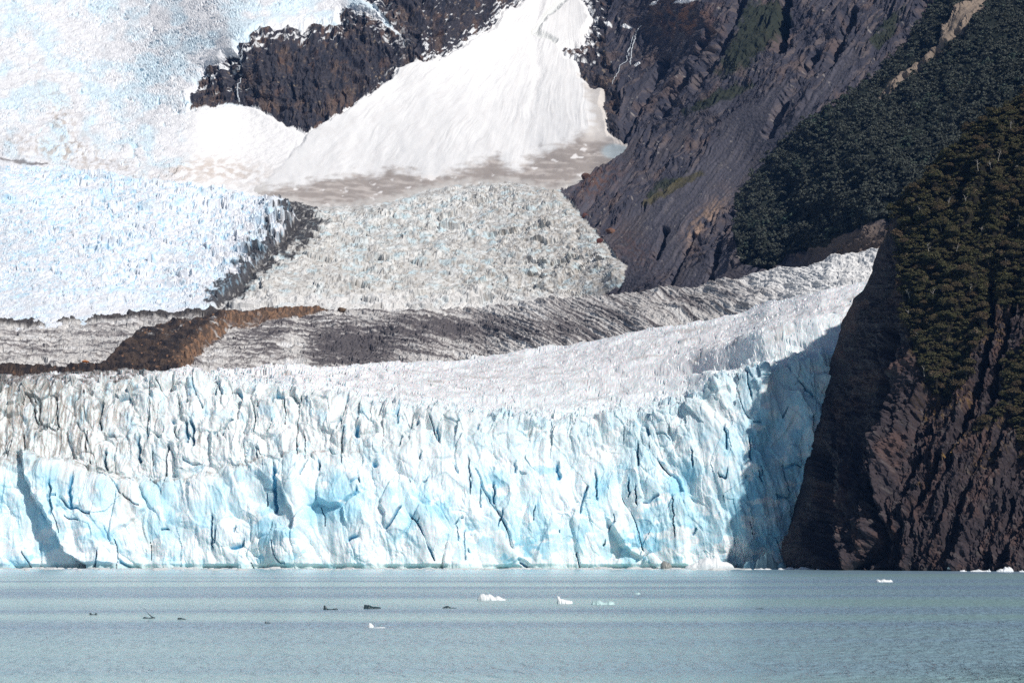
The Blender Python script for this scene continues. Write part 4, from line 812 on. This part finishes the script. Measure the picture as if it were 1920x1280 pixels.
floe('ice_chunk', 843, 1139.5, 28, 4.5, [.2, .5, .9, 1, .6, .2, .25, .2, .15], I_DARK, 'thin dark ice chunk with a low hump below the largest white floe', 'ice chunk', seed=10, thick=.4, rough=.05)
floe('ice_chunk', 175, 1152, 15, 4.5, [.9, .9, .4, .15, .3, 1, .5], I_DARK, 'small black ice chunk with two bumps, leftmost on the lake', 'ice chunk', seed=11, thick=.5, rough=.05)
sp = floe('ice_chunk', 279, 1158.5, 24, 3.5, [.2, .8, .5, .4, .5, .8, .5], I_DARK, 'dark ice chunk with a thin spike slanting up from it', 'ice chunk', seed=12, thick=.4, rough=.05)
Y_ = F * CAMH / (1158.5 - VH); V, Q = tube([(0.7, 0, 0.05), (0.05, 0, 0.55), (-0.25, 0, 0.9)], [0.10, 0.07, 0.02], 5); mesh_np('spike', V, Q, I_DARK, parent=sp)
floe('ice_chunk', 341, 1160.5, 17, 3.5, [.6, 1, .9, .6, .4, .2], I_DARK, 'small dark ice chunk just right of the spiked one', 'ice chunk', seed=13, thick=.5, rough=.05)
floe('ice_chunk', 502, 1168, 10, 5, [1, .5, .3, .3], I_DARK, 'tiny faint grey ice chunk alone, nearer than the line of dark chunks', 'ice chunk', seed=14, thick=.5, rough=.05)
floe('ice_chunk', 1425, 1141, 16, 1.5, [.3, .8, 1, .5], I_DARK, 'barely visible dark sliver of ice below the shaded corner of the glacier', 'ice chunk', seed=15, thick=.4, rough=.05)
# ice along the foot of the cliff and in the corner
floe('iceberg', 1439, 1062, 46, 31, [.25, .55, .8, .72, 1, .95, .9, .6, .35, .2], I_AQUA, 'pale blue iceberg with a jagged top in the shaded corner between glacier and cliff', 'iceberg', seed=20, thick=.5, Y=1448)
floe('iceberg', 1407, 1063, 26, 16, [.4, .8, .9, .7, .8, .5], I_BLUE, 'low blue ice block left of the jagged iceberg in the corner', 'iceberg', seed=21, thick=.8, Y=1462)
floe('iceberg', 1467, 1063, 17, 12, [.6, .9, 1, .8, .9], I_BLUE, 'low blue ice block wedged between the jagged iceberg and the cliff', 'iceberg', seed=22, thick=.8, Y=1445)
floe('ice_rubble', 1330, 1063, 96, 22, [.1, .3, .45, .6, .8, 1, .9, .95, .7, .6, .45, .2], I_WHITE, 'heap of dirty white ice rubble at the foot of the glacier beside the shadow edge', 'ice rubble', seed=23, thick=.25, Y=1462)
floe('iceberg', 1249, 1061.5, 22, 14, [.5, .9, 1, .7, .8, .4], ice_mat('dirty_ice_block', (0.28, 0.28, 0.26)), 'small dirty grey iceberg at the foot of the glacier face', 'iceberg', seed=24, thick=.8, Y=1470)
ORD = 'third fourth fifth sixth seventh eighth ninth tenth eleventh twelfth thirteenth fourteenth fifteenth sixteenth second first'.split()
E = [(1432, 30, 3, 1406), (1478, 40, 5, 1400), (1512, 46, 6, 1392), (1555, 50, 7, 1380), (1589, 20, 4, 1372), (1606, 16, 3.5, 1368), (1668, 9, 4, 1348), (1700, 34, 5, 1330), (1731, 10, 2, 1325), (1806, 14, 4, 1268), (1836, 36, 4, 1262), (1853, 10, 6, 1258), (1884, 34, 10, 1250), (1917, 14, 4, 1245), (1380, 60, 3, 1440), (1350, 40, 3, 1448)]
NM = {12: 'white ice floe with the highest hump in the row under the cliff', 3: 'white ice floe with a pointed top below the dark gully of the cliff', 7: 'broad white ice floe in the middle of the row under the cliff'}
for k, (uu, wp, hp, Y) in enumerate(E):
    r = np.random.default_rng(k + 40); pr = list(np.clip(r.uniform(0.25, 1, 7) * np.array([.4, .7, 1, 1, 1, .7, .4]), .1, 1))
    if k == 12: pr = [.2, .3, .55, .5, 1, .8, .95, .7, .25]
    vb = VH + F * CAMH / Y
    floe('ice_floe', uu, vb, wp, hp, pr, I_WHITE, NM.get(k, 'small low white ice floe, ' + ORD[k] + ' from left along the cliff foot'), 'ice floe', 'ice floes along the foot of the cliff', seed=30 + k, thick=.5, Y=Y)
# brash ice along the glacier foot
ps = []
r = np.random.default_rng(77)
for k in range(800):
    uu = r.uniform(-150, 1420); Y = r.uniform(1410, 1490) if r.random() < .75 else r.uniform(1340, 1480); x = (uu - 960) * Y / F; s_ = r.uniform(0.3, 1.1) * (1 + 1.3 * (r.random() > .88))
    a_ = np.linspace(0, 2 * math.pi, 7)[:-1]; rr_ = s_ * r.uniform(.6, 1.3, 6); hh = s_ * r.uniform(.15, .45)
    V = [(x + q * math.cos(t) * 2.0, Y + q * math.sin(t), -0.15) for q, t in zip(rr_, a_)] + [(x + q * .6 * math.cos(t) * 2.0, Y + q * .6 * math.sin(t), hh * r.uniform(.6, 1.2)) for q, t in zip(rr_, a_)]
    Q = [(i, (i + 1) % 6, 6 + (i + 1) % 6, 6 + i) for i in range(6)] + [(6, 7, 8, 9), (6, 9, 10, 11)]
    ps.append((np.array(V), np.array(Q)))
V, Q = merge(ps); o = mesh_np('brash_ice', V, Q, I_GREY); tag(o, 'scattered crumbs of floating ice along the foot of the glacier', 'brash ice', kind='stuff')

# ------------------------------------------------------------------ boulders
def boulder(p, size, col, label, seed, name='boulder', sink=0.25):
    r = np.random.default_rng(seed); n = 18; m = 12
    th = np.linspace(0, 2 * math.pi, n, endpoint=False); ph = np.linspace(-math.pi / 2, math.pi / 2, m)
    T, H = np.meshgrid(th, ph); D = np.stack([np.cos(H) * np.cos(T), np.cos(H) * np.sin(T), np.sin(H)], -1)
    pl = r.normal(size=(11, 3)); pl /= np.linalg.norm(pl, axis=1, keepdims=True); cut = r.uniform(0.42, 0.9, 11)
    k = np.min(np.where((D @ pl.T) > 0.05, cut / np.maximum(D @ pl.T, 0.05), 9), axis=-1); k = np.minimum(k, 1.1)
    G = D * k[..., None] * np.array(size); idq = np.arange(n * m).reshape(m, n); nx = np.roll(idq, -1, 1)
    Q = np.stack([idq[:-1], nx[:-1], nx[1:], idq[1:]], -1).reshape(-1, 4)
    mt, nt, b = newmat(name + '_stone', 0.9, 0.2); g = nt.nodes.new('ShaderNodeNewGeometry'); nn = noise(nt, 1.2, 5, 0.65, g.outputs['Position']); cr = nt.nodes.new('ShaderNodeValToRGB')
    nt.links.new(nn.outputs['Fac'], cr.inputs['Fac']); cr.color_ramp.elements[0].position = .3; cr.color_ramp.elements[1].position = .7
    cr.color_ramp.elements[0].color = (*[c * .5 for c in col], 1); cr.color_ramp.elements[1].color = (*[c * 1.3 for c in col], 1); nt.links.new(cr.outputs[0], b.inputs['Base Color'])
    o = mesh_np(name, G, Q, mt); o.location = np.array(p) + np.array([0, 0, size[2] * (1 - 2 * sink)]); tag(o, label, 'boulder'); return o
def at2(uu, vv): return surf(P2[:v2.shape[0]], u2, v2, uu, vv)[0]
def at3(uu, vv): return surf(P3, u3, v3, uu, vv)[0]
boulder(at2(642, 584), (6.4, 5, 3.0), (0.16, 0.11, 0.07), 'brown boulder sitting alone on the grey ice at the end of the brown moraine', 1)
boulder(at2(161, 681), (2.8, 2.5, 1.3), (0.50, 0.20, 0.07), 'orange boulder on the grey ice left of the brown moraine', 2)
boulder(at2(186, 682), (1.6, 1.5, 0.8), (0.2, 0.13, 0.09), 'small brown boulder at the left foot of the brown moraine', 3)
boulder(at3(1146, 441), (4.8, 4, 4.2), (0.20, 0.11, 0.08), 'tan boulder on the scree at the edge of the grey icefall', 4)
boulder(at3(1124, 461), (4.0, 3.2, 3.2), (0.14, 0.055, 0.045), 'dark red boulder beside the grey icefall, below the tan one', 5)
boulder(at3(1096, 410), (4.2, 3.2, 3.0), (0.13, 0.06, 0.05), 'dark red boulder beside the grey icefall, above the tan one', 6)
boulder(at3(1098, 340), (6.0, 5, 4.2), (0.13, 0.075, 0.06), 'large brown boulder at the top corner of the grey icefall under the snow fan', 7)

# ------------------------------------------------------------------ waterfalls on the rock
M_FALLW, nt, b = newmat('falling_water', 0.5, 0.4); b.inputs['Base Color'].default_value = (0.75, 0.8, 0.85, 1)
g = nt.nodes.new('ShaderNodeNewGeometry'); mp = nt.nodes.new('ShaderNodeMapping'); nt.links.new(g.outputs['Position'], mp.inputs['Vector']); mp.inputs['Scale'].default_value = (1.6, 1.6, 0.12)
nn = noise(nt, 1.0, 4, 0.6, mp.outputs['Vector']); mr = nt.nodes.new('ShaderNodeMapRange'); nt.links.new(nn.outputs['Fac'], mr.inputs['Value']); mr.inputs['From Min'].default_value = .35; mr.inputs['From Max'].default_value = .62
tr = nt.nodes.new('ShaderNodeBsdfTransparent'); mx = nt.nodes.new('ShaderNodeMixShader'); nt.links.new(mr.outputs[0], mx.inputs[0]); nt.links.new(tr.outputs[0], mx.inputs[1]); nt.links.new(b.outputs[0], mx.inputs[2]); nt.links.new(mx.outputs[0], nt.nodes['Material Output'].inputs['Surface'])
def waterfall(streams, label):
    ps = []
    for line, wds in streams:
        L = np.array(line, float); n = 24; t = np.linspace(0, len(L) - 1, n); uu = np.interp(t, range(len(L)), L[:, 0]); vv = np.interp(t, range(len(L)), L[:, 1]); ww = np.interp(t, range(len(L)), wds)
        pts = np.array([surf(P3, u3, v3, a_, b_)[0] + N3[surf(P3, u3, v3, a_, b_)[1:]] * 0.8 for a_, b_ in zip(uu, vv)])
        ps.append(tube(pts, ww * 0.32, 6))
    V, Q = merge(ps); o = mesh_np('waterfall', V, Q, M_FALLW); tag(o, label, 'waterfall'); return o
waterfall([([(462, 86), (456, 100), (449, 112), (446, 128)], [1.0, 1.2, 1.6, 1.4]), ([(450, 142), (448, 165), (449, 197)], [1.6, 2.2, 3.0])], 'thin white waterfall dropping down the left end of the dark rock wall')
waterfall([([(1212, 42), (1200, 55), (1190, 66), (1184, 90), (1180, 105)], [.8, 1.5, 2.5, 3, 2]), ([(1196, 62), (1192, 80), (1184, 108), (1180, 120)], [1.4, 2.2, 2.0, 2.4]), ([(1182, 105), (1168, 122), (1158, 140), (1148, 160)], [1.8, 1.2, 1.4, 1.0])], 'branching white waterfall on the dark rock right of the snow fan')

# ------------------------------------------------------------------ haze
if True:
    bx = [(-3000, -300, -45), (3000, -300, -45), (3000, 6000, -45), (-3000, 6000, -45), (-3000, -300, 1600), (3000, -300, 1600), (3000, 6000, 1600), (-3000, 6000, 1600)]
    m = bpy.data.materials.new('thin_haze'); m.use_nodes = True; nt = m.node_tree
    for n in list(nt.nodes):
        if n.type != 'OUTPUT_MATERIAL': nt.nodes.remove(n)
    pv = nt.nodes.new('ShaderNodeVolumePrincipled'); pv.inputs['Color'].default_value = (0.15, 0.40, 1.0, 1); pv.inputs['Density'].default_value = 0.000018; pv.inputs['Anisotropy'].default_value = 0.0
    nt.links.new(pv.outputs[0], nt.nodes['Material Output'].inputs['Volume'])
    o = mesh_np('haze', np.array(bx, float), np.array([(0, 3, 2, 1), (4, 5, 6, 7), (0, 1, 5, 4), (1, 2, 6, 5), (2, 3, 7, 6), (3, 0, 4, 7)]), m); tag(o, 'thin blue haze over the whole valley', 'haze', kind='stuff')
print('done', time.time() - T0)
